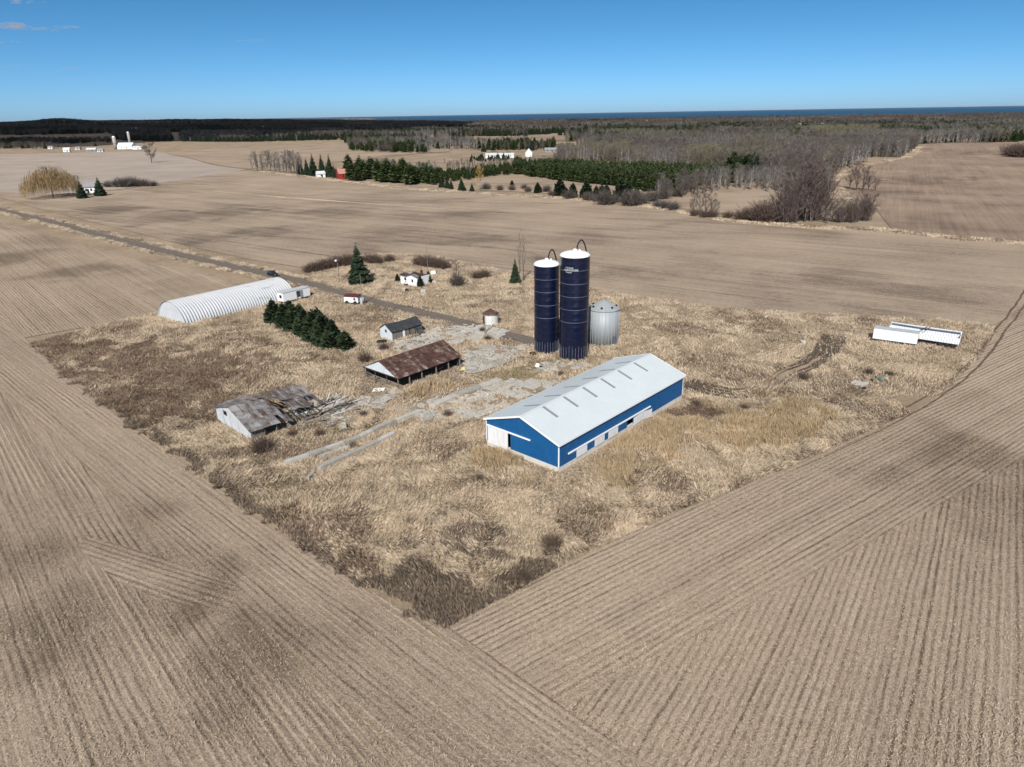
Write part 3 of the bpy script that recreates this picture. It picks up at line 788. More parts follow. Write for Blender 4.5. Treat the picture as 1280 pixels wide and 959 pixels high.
# local: x along the front (towards the camera right), y away
hw = MB(); hw.box(0, 3.6, .6, .75, 0, 2.8); hw.box(3.6, 7.6, 0, .15, 0, 3.0); hw.box(3.6, 3.75, .15, .6, 0, 3.); hw.box(7.6, 7.75, 0, 6.2, 0, 2.9); hw.box(0, .15, .75, 6.2, 0, 2.7); hw.box(0, 7.6, 6.2, 6.35, 0, 2.2)
hw.prism([(3.6, 3.0), (7.6, 3.0), (5.6, 3.55)], .0, .15, 'y')
hw.build('wall', M_white, hs)
for x0, x1, y_, z0, z1 in ((1.7, 2.5, .57, 1.3, 2.3), (5.4, 6.1, -.03, 1.2, 2.2)):
    wd_ = MB().box(x0, x1, y_, y_ + .03, z0, z1).build('window', M_dark, hs)
    MB().beam((x0, y_ - .02, z0), (x1, y_ - .02, z0), .08).build('sill', M_white, wd_); MB().beam((x0, y_ - .02, z1), (x1, y_ - .02, z1), .08).build('lintel', M_white, wd_)
for q, mt in (([(-.3, .3, 2.85), (3.8, .2, 2.7), (3.9, 2.6, 2.9), (-.2, 2.4, 3.3)], M_darkw), ([(3.4, -.35, 3.05), (5.6, -.35, 3.65), (5.6, 1.6, 3.6), (3.4, 1.6, 2.95)], pm('grey_shingle', (.13, .125, .125), (.24, .235, .235), 2.)),
              ([(7.9, -.35, 3.0), (5.65, -.35, 3.62), (5.65, 1.6, 3.5), (7.9, 1.6, 2.7)], bpy.data.materials['grey_shingle']), ([(2.2, 2.6, 2.4), (7.2, 3.0, 2.2), (7.0, 5.5, 2.6), (2.6, 5.2, 3.1)], M_darkw),
              ([(.3, 3.2, 2.2), (2.2, 3.2, 2.0), (2.0, 6.0, 3.2), (.2, 6.1, 2.7)], M_iron)):
    MB().slab(q, .1).build('roof_panel', mt, hs)
rf_ = MB()
for k in range(7):
    x = .6 + k * 1.05; rf_.beam((x, 6.2, 2.3), (x + random.uniform(-.5, .5), 3.2, random.uniform(2.6, 4.0)), .12)
rf_.build('rafters', M_darkw, hs)
MB().box(5.1, 5.7, 4.4, 5.0, 2.2, 4.2).build('chimney', M_iron, hs)
MB().box(3.0, 4.0, -1.2, -.2, 0, .5).beam((2.6, -1.0, 0), (3.4, -.3, 1.5), .15).build('porch_rubble', M_darkw, hs)
for k, (px_, py_, s_, mt, lb) in enumerate(((505, 363, .8, M_concp, 'pale broken block lying in front of the ruined house'), (508.5, 364, .6, M_black, 'black scrap lying in front of the ruined house'), (542, 343, 1.1, M_white, 'white scrap lying behind the ruined house'),
                                            (543, 354, .7, M_concp, 'pale stone lying in the grass beside the ruined house'), (529, 366, .9, M_concp, 'pale rubble in the grass between the lane and the ruined house'), (547, 371, .5, M_concp, 'small pale stone near the lane below the ruined house'))):
    o_ = MB(); v8 = [(x * s_ * random.uniform(.6, 1), y * s_ * random.uniform(.6, 1), z * s_ * random.uniform(.8, 1.3)) for z in (-.1, 1) for x, y in ((-1, -.8), (1, -.7), (.9, .8), (-.8, .9))]
    o_ = o_.hexa(v8).build('rubble', mt); xy_ = P(px_, py_); o_.location = (*xy_, 0); tag(o_, lb, 'rubble')

# ---- grey garage with black roof
G0 = Pz(490.5, 426.5, 0)
ga = thing('old_garage', 'weathered garage with pale gable and black sagging roof', 'garage', G0, 46)
M_bluegrey = pm('pale_blue_boards', (.5, .56, .62), (.62, .68, .73), 2., .8, dirt=((.3, .3, .3), .5))
GL, GW, GE, GR = 9.0, 4.6, 2.35, 3.75
g_ = MB(); g_.prism([(0, 0), (GW, 0), (GW, GE), (GW / 2, GR), (0, GE)], 0, .12); gw = g_.build('gable_wall', M_bluegrey, ga)
MB().box(-.03, 0, 2.0, 2.6, 1.7, 2.4).build('window', M_dark, ga)
bb = MB()
for k in range(int(GL / .3)):
    x = .15 + k * .3
    if 3.1 < x < 3.9 or 5.0 < x < 5.5: continue
    bb.box(x, x + .27, 0, .06, 0 if x < 7 else .9, GE - random.uniform(0, .12))
bb.build('side_boards', M_wood, ga)
MB().box(.12, GL, GW - .1, GW, 0, GE).build('side_wall', M_wood, ga)
MB().box(3.2, 3.85, -.06, -.01, .2, 2.0).build('door', M_white, ga)
g_ = MB(); g_.prism([(0, 1.0), (1.2, .2), (GW, 0), (GW, GE), (GW / 2, GR), (0, GE)], GL - .1, GL); g_.build('gable_wall', M_bluegrey, ga)
M_blackroof = pm('black_shingle', (.018, .021, .026), (.045, .05, .058), 2.5, .85, bump=.3, dirt=((.14, .14, .14), .5))
for sgn in (-1, 1):
    ye = GW / 2 + sgn * (GW / 2 + .3); ze_ = GE - .16
    n_ = 6
    rp = MB()
    for k in range(n_):
        xa, xb = -.3 + k * (GL + .6) / n_, -.3 + (k + 1) * (GL + .6) / n_
        sa, sb = -.25 * math.sin(math.pi * k / n_), -.25 * math.sin(math.pi * (k + 1) / n_)
        q = [(xa, GW / 2, GR + .06 + sa), (xb, GW / 2, GR + .06 + sb), (xb, ye, ze_ + .06 + sb * .6), (xa, ye, ze_ + .06 + sa * .6)]
        rp.slab(q if sgn < 0 else q[::-1], .08)
    rp.build('roof_slope', M_blackroof, ga)
MB().slab([(6.4, -.4, 1.9), (8.6, -.5, 1.6), (8.7, -1.5, .5), (6.6, -1.4, .5)], .06).build('fallen_sheet', M_blackroof, ga)
for k in range(8): MB().beam((5 + random.random() * 4, -1 - random.random(), .1), (4.5 + random.random() * 5, -.5 - random.random() * 2, random.uniform(.2, 1.4)), .12).build('fallen_board', M_wood, ga)
for q_, lb in (((474.5, 429), 'dark tractor wheel lying at the pale gable of the old garage'), ((480, 428.5), 'dark tractor wheel half hidden beside the old garage gable')):
    o_ = thing('tractor_wheel', lb, 'wheel', P(*q_), 20); MB().lathe([(.3, .02), (.62, .02), (.75, .2), (.75, .45), (.62, .62), (.3, .62), (.28, .3), (.3, .02)], 18, cap=False).build('tread', M_black, o_)

# ---- open shed with rusty roof
S0 = Pz(498.4, 487, 0)
sh = thing('open_shed', 'open-sided timber shed with a rusty brown sheet roof', 'shed', S0, 48.5)
SL, SW, SE, SR = 17.1, 10.8, 2.35, 4.75
t = NT('rust_sheet'); p_ = t.pos()
oi = t.n('ObjectInfo').outputs['Random']
nz = t.noise(p_, .9, 6, .7); nz2 = t.noise(t.scalev(p_, (1, 1, 1)), 4., 4, .7)
f = t.math('ADD', t.math('MULTIPLY', nz, .7), t.math('ADD', t.math('MULTIPLY', nz2, .2), t.math('ADD', t.math('MULTIPLY', oi, .15), .045)))
M_rust = t.fin(t.ramp(f, [(.38, (.04, .02, .017)), (.53, (.068, .033, .027)), (.63, (.115, .07, .056)), (.71, (.27, .235, .215))]), .8, 0, .25)
nc = 22; cw = (SL + .6) / nc
def shz(y, x=0): return SR - abs(y - SW / 2) * (SR - SE) / (SW / 2)
me_cache = {}
for sgn in (-1, 1):
    pu = MB()
    for k in range(4):
        y = SW / 2 + sgn * (.3 + k * (SW / 2 - .2) / 3); pu.beam((-.2, y, shz(y) - .1), (SL + .2, y, shz(y) - .1), .1, .12)
    pu.build('purlins', M_wood, sh)
    for j in range(3):
        la_ = (SW / 2 + .35) / 3 + .12
        if (sgn, j) not in me_cache:
            m_ = MB(); ca_ = math.atan((SR - SE) / (SW / 2)); n_ = 8; vs = []; fs = []
            for i in range(n_ + 1):
                xx = i * (cw + .03) / n_; zz = .02 * (i % 2)
                for l_ in (0, 1): vs.append((xx, sgn * l_ * la_ * math.cos(ca_), zz - l_ * la_ * math.sin(ca_)))
                for l_ in (0, 1): vs.append((xx, sgn * l_ * la_ * math.cos(ca_), zz - .015 - l_ * la_ * math.sin(ca_)))
            for i in range(n_):
                b_ = i * 4; q1_ = (b_, b_ + 4, b_ + 5, b_ + 1); q2_ = (b_ + 2, b_ + 3, b_ + 7, b_ + 6)
                fs += [q1_, q2_] if sgn < 0 else [q1_[::-1], q2_[::-1]]
            m_.add(vs, fs); me_cache[(sgn, j)] = m_.mesh('roof_sheet', M_rust)
        for k in range(nc):
            y0 = SW / 2 + sgn * j * (SW / 2 + .35) / 3
            obj_of('roof_sheet', me_cache[(sgn, j)], sh, (-.3 + k * cw, y0, shz(y0) + .07 - .012 * j + random.uniform(0, .03)), (random.uniform(-.012, .012), 0, random.uniform(-.008, .008)))
MB().prism([(0.1, SE), (SW - .1, SE), (SW / 2, SR - .05)], 0, .08).build('gable_sheet', M_bluegrey, sh)
MB().beam((.02, 0, SE - .08), (.02, SW, SE - .08), .14, .2).build('tie_beam', M_darkw, sh)
for x in (.1, 3.0, 6.3, 10.2, 13.7, SL - .1):
    for y in (.12, SW - .12): MB().beam((x, y, -.1), (x, y, SE - .02), .2).build('post', M_wood, sh)
for y in (3.6, 7.2): MB().beam((.1, y, -.1), (.1, y, SE), .18).build('post', M_darkw, sh)
for k, z in enumerate((.3, .75, 1.2)):
    MB().beam((-.06, .2, z + random.uniform(-.1, .1)), (-.06, SW - .3, z + random.uniform(-.15, .15)), .05, .12).build('rail', M_wood, sh)
MB().box(.3, SL - .3, SW - .35, SW - .25, .1, SE - .1).build('back_wall', M_darkw, sh)
MB().box(SL - .3, SL - .2, .4, SW - .4, .1, SE).build('back_wall', M_darkw, sh)
for k in range(6):
    MB().beam((6 + k * 1.7, 1.0 + random.random() * 3, .15), (7.5 + k * 1.7 + random.random(), -.1 + random.random() * 2, random.uniform(.2, .8)), .12, .05).build('loose_board', M_wood, sh)
o_ = MB().slab([(0, 0, .1), (2.2, .2, .14), (2.4, 1.5, .3), (.2, 1.4, .25)], .05).build('metal_sheet', M_white); o_.location = (*P(465, 491), .12); tag(o_, 'pale sheet lying in front of the rusty open shed gable', 'sheet')
o_ = MB().hexa([(0, 0, -.05), (1.2, .1, 0), (1.3, 1, 0), (.1, .9, 0), (.3, .2, .7), (.9, .3, .5), (1, .8, .75), (.3, .8, .45)]).build('tarp', pm('yellow_tarp', (.5, .45, .12), (.62, .57, .22), 2.)); o_.location = (*P(575, 464), .02); tag(o_, 'crumpled yellow tarp at the far corner of the rusty open shed', 'tarp')

# ---- collapsed barn
C0 = Pz(315, 552, 0)
cb = thing('collapsed_barn', 'half collapsed barn with pale gable and warped rusty roof', 'barn', C0, 46)
CW = 12.6
M_gablew = pm('weathered_white_boards', (.46, .49, .53), (.62, .65, .68), 1.8, .85, 0, .2, stretch=(1, 1, .2), dirt=((.2, .19, .18), .7))
outl = [(0, 1.9), (CW * .52, 4.3), (CW, 2.7)]
def ctop(y): return np.interp(y, [q[0] for q in outl], [q[1] for q in outl])
nb_ = 40
for k in range(nb_):
    y0, y1 = CW * k / nb_ + .012, CW * (k + 1) / nb_ - .012
    m_ = MB(); xo = random.uniform(-.02, .02); zb = random.uniform(0, .12) - .1
    m_.hexa([(xo, y0, zb), (xo + .05, y0, zb), (xo + .05, y1, zb), (xo, y1, zb), (xo, y0, ctop(y0)), (xo + .05, y0, ctop(y0)), (xo + .05, y1, ctop(y1)), (xo, y1, ctop(y1))]); m_.build('gable_board', M_gablew, cb)
MB().box(-.06, -.03, 8.2, 9.4, 2.2, 3.0).build('window', M_dark, cb)
MB().box(.1, .25, 0.2, CW - .2, .1, 1.7).build('inner_shade_wall', M_darkw, cb)  # dark panel added behind the gable boards, stands in for the inner shade
for k in range(6):
    x = .1 + k * .36; MB().box(x, x + .33, 0, .06, -.1, 1.75 + random.uniform(-.1, .1)).build('side_board', M_wood, cb)
t = NT('mixed_rust_sheet'); p_ = t.pos(); oi = t.n('ObjectInfo').outputs['Random']
nz = t.noise(p_, .55, 6, .72); nz2 = t.noise(t.n('TexCoord').outputs['Object'], 3.0, 4, .7)
f = t.math('ADD', t.math('MULTIPLY', nz, .75), t.math('ADD', t.math('MULTIPLY', nz2, .2), t.math('ADD', t.math('MULTIPLY', oi, .12), .05)))
M_mrust = t.fin(t.ramp(f, [(.3, (.05, .03, .026)), (.46, (.095, .056, .045)), (.55, (.15, .132, .125)), (.72, (.34, .335, .34))]), .65, .1, .35)
RX = 13.5
def ridge_z(x): return 4.35 - .9 * sm((x - 2) / 6) - 1.5 * sm((x - 7) / 5)
def eave_z(x): return 1.95 - .2 * sm((x - 3) / 4) - 1.3 * sm((x - 6) / 4)
def leave_z(x): return 2.75 - 1.0 * sm((x - 5) / 9)
YR = CW * .52
def strip_roof(x0, x1, ya, za, yb, zb, lift=0, n=2):
    for k in range(n):
        if x0 > 3 and random.random() < .13: continue          # sheets torn off, rafters show
        m_ = MB(); ns = 5
        f0_, f1_ = k / n, (k + 1) / n + .03
        for i in range(ns):
            xa, xb = x0 + (x1 - x0) * i / ns, x0 + (x1 - x0) * (i + 1) / ns
            zo = .03 * (i % 2) + lift - .015 * k
            def pt(x, f): return (x, ya + (yb - ya) * f, za(x) + (zb(x) - za(x)) * f + zo - .25 * math.sin(math.pi * f) * sm((x - 3) / 8))
            m_.slab([pt(xa, f0_), pt(xb, f0_), pt(xb, f1_), pt(xa, f1_)] if yb < ya else [pt(xa, f1_), pt(xb, f1_), pt(xb, f0_), pt(xa, f0_)], .025)
        o = m_.build('roof_sheet', M_mrust, cb)
        o.rotation_euler = (random.uniform(-.015, .02), random.uniform(-.012, .006), random.uniform(-.012, .012))
for k in range(17):
    x0 = -.35 + k * .8
    if k < 10: strip_roof(x0, x0 + .78, YR, lambda x: ridge_z(x) + .08, -.4, lambda x: eave_z(x) + .05, n=3)
    if k not in (11,): strip_roof(x0, x0 + .78, YR, lambda x: ridge_z(x) + .08, CW + .4, lambda x: leave_z(x) + .05, n=3)
for k in range(8):
    x0 = 9.6 + k * .8
    strip_roof(x0, x0 + .78, CW - .8, lambda x: 3.0 - .1 * (x - 9.6), 3.2, lambda x: 1.7 - .13 * (x - 9.6), lift=.15, n=2)
rf_ = MB()
for k in range(9): rf_.beam((6 + k * .9, YR - 2 + random.random() * 2, 2.8 - k * .12), (6.5 + k * .9, 1.0, .8), .14)
rf_.build('rafters', M_darkw, cb)
for k in range(70):
    x = random.uniform(6.5, 18.5); y = random.uniform(-1.5, 5.5) - (x - 8) * .05; a_ = random.gauss(.15, .55); l_ = random.uniform(1.5, 5)
    MB().beam((x, y, random.uniform(.05, .7)), (x + l_ * math.cos(a_), y + l_ * math.sin(a_), random.uniform(.1, 1.0)), random.uniform(.12, .3), .06).build('fallen_board', random.choice([M_wood, M_wood, M_darkw, M_gablew]), cb)
for k in range(9):
    x = random.uniform(11, 17); y = random.uniform(2, 9)
    MB().slab([(x, y, .15), (x + 1.8, y + .2, .3), (x + 1.7, y + 1.2, .4), (x - .1, y + 1.0, .25)], .04).build('fallen_sheet', random.choice([M_mrust, M_gablew]), cb)
for x in (2.3, 4.5, 6.8): MB().beam((x, .1, -.1), (x + .15, .05, 1.7 - .08 * x), .18).build('post', M_wood, cb)
MB().box(.4, 9, CW - .2, CW - .1, 0, 1.8).build('back_wall', M_darkw, cb)

# ---- small round crib with rusty cone roof
f0 = Pz(613.5, 406.5, 0); dr = f0 / np.linalg.norm(f0); rbn = thing('round_crib', 'small round white bin with a rusty conical roof beside the lane', 'grain bin', f0 + dr * 2)
M_cribw = pm('white_crib', (.55, .55, .54), (.68, .68, .67), 1.5, .6, .1, dirt=((.35, .3, .26), .6))
pr_ = [(2.0, -.1)]
for k in range(12): pr_ += [(2.0, k * .21 + .03), (1.95, k * .21 + .13)]
MB().lathe(pr_ + [(2.0, 2.6)], 32).build('wall', M_cribw, rbn, True)
MB().lathe([(2.2, 2.55), (2.2, 2.65), (.35, 3.6), (.3, 3.75), (.05, 3.8)], 24).build('cone_roof', M_rust, rbn)
ca = math.atan2(-dr[1], -dr[0])
MB().slab([(2.05 * math.cos(a_), 2.05 * math.sin(a_), z_) for a_, z_ in ((ca - 1.25, .1), (ca - .85, .1), (ca - .85, 2.2), (ca - 1.25, 2.2))], .06).build('door', M_darkw, rbn)
MB().beam((2.3 * math.cos(ca + 1.2), 2.3 * math.sin(ca + 1.2), 0), (2.3 * math.cos(ca + 1.2), 2.3 * math.sin(ca + 1.2), 2.4), .14).build('post', M_darkw, rbn)

# ---- trailers by the back field
a0 = Pz(1090, 426, 0); a1 = Pz(1140.5, 433, 0); ang_t = math.degrees(math.atan2(a1[1] - a0[1], a1[0] - a0[0]))
bt = thing('box_trailer', 'plain white box trailer body standing in the grass', 'trailer', a0, ang_t)
L_ = 8.9
MB().box(0, L_, 0, 2.5, .55, 2.95).build('box_body', M_white, bt)
MB().box(-.03, L_ + .03, -.03, 2.53, 2.95, 3.03).build('roof', pm('grey_trailer_roof', (.36, .38, .41), (.46, .48, .5), 1.), bt)
for x in np.arange(.6, L_, .6): MB().box(x - .02, x + .02, -.03, -.001, .6, 2.92).build('side_rib', M_white, bt)
MB().box(-.02, L_ + .02, -.04, 0, .48, .62).build('bottom_rail', M_band, bt)
MB().box(L_, L_ + .04, .1, 2.4, .62, 2.9).build('rear_door', pm('grey_panel', (.2, .2, .21), (.3, .3, .31), 1.), bt)
for x in (.8, 4.2, 7.9): MB().box(x - .2, x + .2, .1, 2.4, -.1, .55).build('support_block', M_darkw, bt)
b0 = Pz(1114.5, 402.5, 3.4); b1 = Pz(1203, 415, 3.4); L2_ = float(np.linalg.norm(b1 - b0)); ang2 = math.degrees(math.atan2(b1[1] - b0[1], b1[0] - b0[0]))
gtr = thing('open_trailer', 'long white ribbed open-top trailer behind the box trailer', 'trailer', b0, ang2)
W2 = 2.5
# far (back) rim lies on local y=0, near side at y=-W2
MB().box(0, L2_, -.08, 0, 1.1, 3.3).build('far_side', M_white, gtr)
MB().box(0, L2_, -W2, -W2 + .08, 1.1, 2.35).build('near_side', M_white, gtr)
MB().box(0, .08, -W2 + .08, -.08, 1.1, 3.0).build('end_panel', M_white, gtr); MB().box(L2_ - .08, L2_, -W2 + .08, -.08, 1.1, 3.0).build('end_panel', M_white, gtr)
MB().box(0, L2_, -W2, 0, .98, 1.1).build('floor', M_band, gtr)
MB().box(-.05, L2_ + .05, -.16, .06, 3.3, 3.42).build('top_rail', M_white, gtr); MB().box(-.05, L2_ + .05, -W2 - .06, -W2 + .14, 2.35, 2.46).build('top_rail', M_white, gtr)
M_ribsh = pm('light_grey_rib', (.5, .52, .55), (.6, .62, .65), 2.)
for k in range(27):
    x = .25 + k * (L2_ - .5) / 26; MB().box(x - .06, x + .06, -W2 - .09, -W2 - .001, 1.1, 2.35).build('rib', M_ribsh, gtr)
    MB().box(x - .05, x + .05, -.16, -.081, 1.12, 3.3).build('rib', M_ribsh, gtr)
MB().tube([(.2, -.3, 3.12), (L2_ * .5, -.3, 3.05), (L2_ - .2, -.3, 3.12)], .14, 8).build('dark_strip', M_band, gtr)  # dark strip put in for the dark line under the far rim
MB().beam((L2_ * .44, -1.6, 2.9), (L2_ * .52, -.1, 3.45), .12).beam((L2_ * .5, -1.4, 2.95), (L2_ * .56, -.1, 3.45), .1).build('tarp_bow', M_dark, gtr)
for xw in (L2_ - 3.4, L2_ - 2.2, L2_ - 1.0):
    for yy in (-W2 + .05, -.45): MB().tube([(xw, yy, .5), (xw, yy + .38, .5)], .5, 16).build('wheel', M_black, gtr)
MB().box(1.8, 2.0, -W2 + .3, -W2 + .5, 0, 1.0).box(1.8, 2.0, -.5, -.3, 0, 1.0).build('landing_leg', M_dark, gtr)
MB().box(3, L2_ - .4, -1.7, -1.5, .7, .98).box(3, L2_ - .4, -1., -.8, .7, .98).build('chassis', M_dark, gtr)

# ---- dark car on the lane
cd_ = LANEW[9] - LANEW[7]; car = thing('parked_car', 'dark car parked on the gravel lane behind the arched shed', 'car', P(341.5, 345), math.degrees(math.atan2(cd_[1], cd_[0])))
M_carp = pm('dark_car_paint', (.012, .014, .016), (.018, .02, .024), 1., .25, 0, .5)
M_glass = pm('car_glass', (.02, .025, .03), (.03, .035, .04), 1., .08, 0, .6)
prof = [(-2.2, .35), (2.2, .35), (2.25, .75), (1.95, .95), (1.0, 1.05), (-2.1, 1.08), (-2.25, .8)]
MB().prism(prof, -.9, .9, 'y').build('body', M_carp, car)
MB().hexa([(-1.95, -.82, 1.06), (1.05, -.82, 1.06), (1.05, .82, 1.06), (-1.95, .82, 1.06), (-1.5, -.68, 1.62), (.35, -.68, 1.62), (.35, .68, 1.62), (-1.5, .68, 1.62)]).build('cabin_glass', M_glass, car)
MB().box(-1.5, .35, -.69, .69, 1.6, 1.67).build('roof', M_carp, car)
for x in (-1.4, 1.4):
    for y in (-.92, .7): w_ = MB().tube([(x, y, .34), (x, y + .22, .34)], .35, 16).build('wheel', M_black, car)
for y in (-.75, .45): MB().box(2.2, 2.27, y, y + .3, .65, .8).build('headlight', M_white, car); MB().box(-2.27, -2.2, y, y + .3, .75, .92).build('tail_light', M_redroof, car)

# ---- poles and posts
def pole(px, py, h, label, r=.13, lamp=False, lean=0., mat=None, arm=False, grp=None):
    o = thing('utility_pole', label, 'pole', P(px, py), 0, grp)
    MB().tube([(0, 0, -.2), (lean * .5, 0, h * .5), (lean, 0, h)], [r, r * .85, r * .65], 8).build('shaft', mat or M_wood, o)
    if lamp:
        MB().beam((lean, 0, h - .2), (lean - .5, -.4, h + .1), .08).build('bracket', M_band, o)
        MB().lathe([(.12, h - .1), (.42, h - .25), (.42, h - .45), (.2, h - .75)], 12, lean - .4, -.5).build('lamp_head', M_white, o)
    if arm:
        MB().beam((-.9, 0, h - .5), (.9, 0, h - .5), .12).build('cross_arm', mat or M_wood, o)
        for x in (-.8, 0.3, .8): MB().lathe([(.06, h - .44), (.06, h - .25)], 6, x, 0).build('insulator', M_white, o)
    return o
pole(424.5, 352, 7.3, 'grey pole with a white yard lamp near the tall spruce', lamp=True)
pole(453.5, 381, 9.0, 'slim wooden pole standing at the lane by the white wagon', .08)
pole(535.5, 351, 12.5, 'tall slim pole standing behind the ruined house', .09)
pole(491, 388, 4.5, 'short post beside the lane bend', .09)
pole(606.5, 418, 5.0, 'wooden post in front of the round crib', .12)
pole(238, 317, 7.0, 'lone wooden pole on the lane verge', .12)
pole(1013.5, 276, 10, 'pale leaning dead trunk beside the dense thicket', .3, lean=1.0, mat=M_concp)
pole(606, 377, 3.5, 'thin post in the grass behind the round crib', .07)

# ---- rubbish heap near the trailers
hp = [(1075, 481, 1.5, .4, M_concp, 'pale crumpled panel on the rubbish heap'), (1083, 480, .6, .3, M_concp, 'pale broken board on the rubbish heap'), (1101, 475, .9, .5, pm('green_scrap', (.12, .17, .14), (.2, .25, .21), 3.), 'green-grey scrap on the rubbish heap'),
      (1096, 473, .5, .4, M_darkw, 'dark chunk on the rubbish heap'), (1107, 474, .5, .4, M_concp, 'pale stone beside the green-grey scrap'), (1091, 476, .5, .35, M_darkw, 'dark lump between the pale panel and the green-grey scrap'), (1080, 486, .35, .25, M_black, 'black lump in front of the pale crumpled panel'), (1003, 429, .7, .6, M_concp, 'whitish drum lying in the grass near the curved ruts'),
      (998, 416, .4, .3, M_darkw, 'small dark lump in the grass beyond the curved ruts'), (429, 534.5, 1.0, .7, M_concp, 'pale concrete block in the grass by the collapsed barn'), (391, 545, .5, .15, M_concp, 'flat pale stone between collapsed barn and feed kerb'), (384, 560, .6, .12, M_concp, 'flat pale slab chip lying before the feed kerb'),
      (672, 458, .7, .4, M_white, 'white scrap lying in front of the shorter silo'), (676, 460, .4, .35, M_black, 'black scrap beside the white scrap at the silos'), (577, 468, .35, .2, M_darkw, 'dark scrap beside the yellow tarp')]
for px_, py_, s_, hh, mt, lb in hp:
    v8 = [(x * s_ * random.uniform(.6, 1.1), y * s_ * random.uniform(.5, .9), z * random.uniform(.7, 1.2)) for z in (-.1, hh) for x, y in ((-1, -.8), (1, -.7), (.9, .8), (-.8, .9))]
    o_ = MB().hexa(v8).build('rubble', mt); o_.location = (*P(px_, py_), 0.02); o_.rotation_euler = (0, 0, random.random() * 3); tag(o_, lb, 'rubble')

# ---- broken concrete yard
pad_polys = {}
def pad(name, pxpoly, cell, drop, label, ang=47., pale=False):
    poly = PP(pxpoly); pad_polys.setdefault('all', []).append(poly)
    d = np.array([math.cos(R(ang)), math.sin(R(ang))]); n = np.array([-d[1], d[0]]); c0 = poly.mean(0)
    a_ = (poly - c0) @ d; b_ = (poly - c0) @ n
    i0, i1 = int(a_.min() / cell) - 1, int(a_.max() / cell) + 2; j0, j1 = int(b_.min() / cell) - 1, int(b_.max() / cell) + 2
    G = {}
    for i in range(i0, i1 + 1):
        for j in range(j0, j1 + 1): G[i, j] = c0 + d * cell * (i + random.uniform(-.33, .33)) + n * cell * (j + random.uniform(-.33, .33))
    quads = []
    for i in range(i0, i1):
        for j in range(j0, j1):
            q = [G[i, j], G[i + 1, j], G[i + 1, j + 1], G[i, j + 1]]; m = sum(q) / 4
            if inside(poly, m[0], m[1]): quads.append((q, m))
    base = MB()
    for q, m in quads: base.add([(*p, .05 + .006 * len(pad_polys['all'])) for p in q], [(0, 1, 2, 3)])
    par = tag(base.build(name, M_rough), label, kind='structure')
    for q, m in quads:
        if random.random() < drop: continue
        k_ = random.uniform(.84, .97); z = random.uniform(.12, .22); tx_, ty_ = random.gauss(0, .018), random.gauss(0, .018)
        parts = [q]
        if random.random() < .6:
            s1, s2 = random.uniform(.3, .7), random.uniform(.3, .7)
            e1, e2 = q[0] + (q[1] - q[0]) * s1, q[3] + (q[2] - q[3]) * s2
            parts = [[q[0], e1, e2, q[3]], [e1, q[1], q[2], e2]]
        for qq in parts:
            mm = sum(qq) / 4; pts = [mm + (p - mm) * k_ for p in qq]
            zz = [z + (p[0] - mm[0]) * tx_ + (p[1] - mm[1]) * ty_ for p in pts]
            MB().hexa([(*p, .03) for p in pts] + [(*p, z_) for p, z_ in zip(pts, zz)]).build('slab', M_concp if (pale or random.random() < .5) else M_conc, par)
pad('concrete_pad', [(378, 497), (392, 494), (425, 497), (447, 500), (440, 505), (400, 518), (372, 516), (376, 506)], 4.2, .02, 'pale concrete apron beside the collapsed barn', pale=True)
pad('concrete_pad', [(490, 432), (512, 422), (545, 410), (590, 406), (630, 414), (634, 421), (590, 427), (562, 431), (535, 436), (505, 440)], 2.3, .15, 'broken concrete slabs between the old garage and the lane', pale=True)
pad('concrete_pad', [(580, 438), (600, 430), (650, 433), (664, 441), (625, 455), (596, 470), (583, 462)], 2.6, .25, 'cracked concrete yard at the far end of the rusty open shed')
pad('concrete_pad', [(570, 500), (600, 487), (640, 473), (700, 474), (685, 488), (645, 505), (612, 524), (585, 526), (560, 515)], 1.9, .32, 'broken concrete yard against the blue barn', pale=True)
pad('concrete_pad', [(395, 522), (420, 508), (455, 494), (492, 489), (506, 495), (475, 511), (435, 527), (405, 530)], 2.0, .22, 'strip of broken slabs below the rusty open shed')
pad('concrete_pad', [(490, 512), (520, 502), (545, 496), (590, 508), (605, 524), (560, 530), (515, 525)], 1.8, .4, 'scattered slabs in the grass between the sheds and the blue barn')
pad('concrete_pad', [(675, 452), (700, 455), (740, 450), (745, 456), (700, 466), (660, 468)], 1.6, .45, 'scattered slabs at the foot of the silos')

rg = np.random.default_rng(77)
def chips(name, pxpts, n, label, mats):
    """small broken bits too small to pick apart, one mesh"""
    mb = MB()
    for k in range(n):
        c_ = P(*pxpts[rg.integers(len(pxpts))]) + rg.normal(0, 2.6, 2); a_ = rg.random() * 3.14; l_, w_, h_ = rg.uniform(.15, .9), rg.uniform(.1, .35), rg.uniform(.08, .3)
        d_ = np.array([math.cos(a_), math.sin(a_)]) * l_; e_ = np.array([-math.sin(a_), math.cos(a_)]) * w_
        q = [c_ - d_ - e_, c_ + d_ - e_ * .7, c_ + d_ * .8 + e_, c_ - d_ * .9 + e_ * .8]
        mb.hexa([(*p, .02) for p in q] + [(*p, .1 + h_ * rg.uniform(.6, 1.)) for p in q])
    return tag(mb.build(name, mats), label, kind='stuff')
chips('rubble_bits', [(500, 430), (530, 424), (560, 416), (590, 412), (610, 445), (590, 455), (630, 440), (600, 505), (640, 490), (570, 510), (530, 510), (450, 505), (420, 518), (400, 505), (690, 460)], 420, 'broken concrete crumbs scattered over the old yard', M_concp)
chips('board_bits', [(380, 520), (395, 522), (410, 525), (375, 528), (500, 432), (515, 428), (530, 428), (470, 488), (560, 470), (440, 520)], 200, 'splintered boards scattered around the old sheds', M_wood)

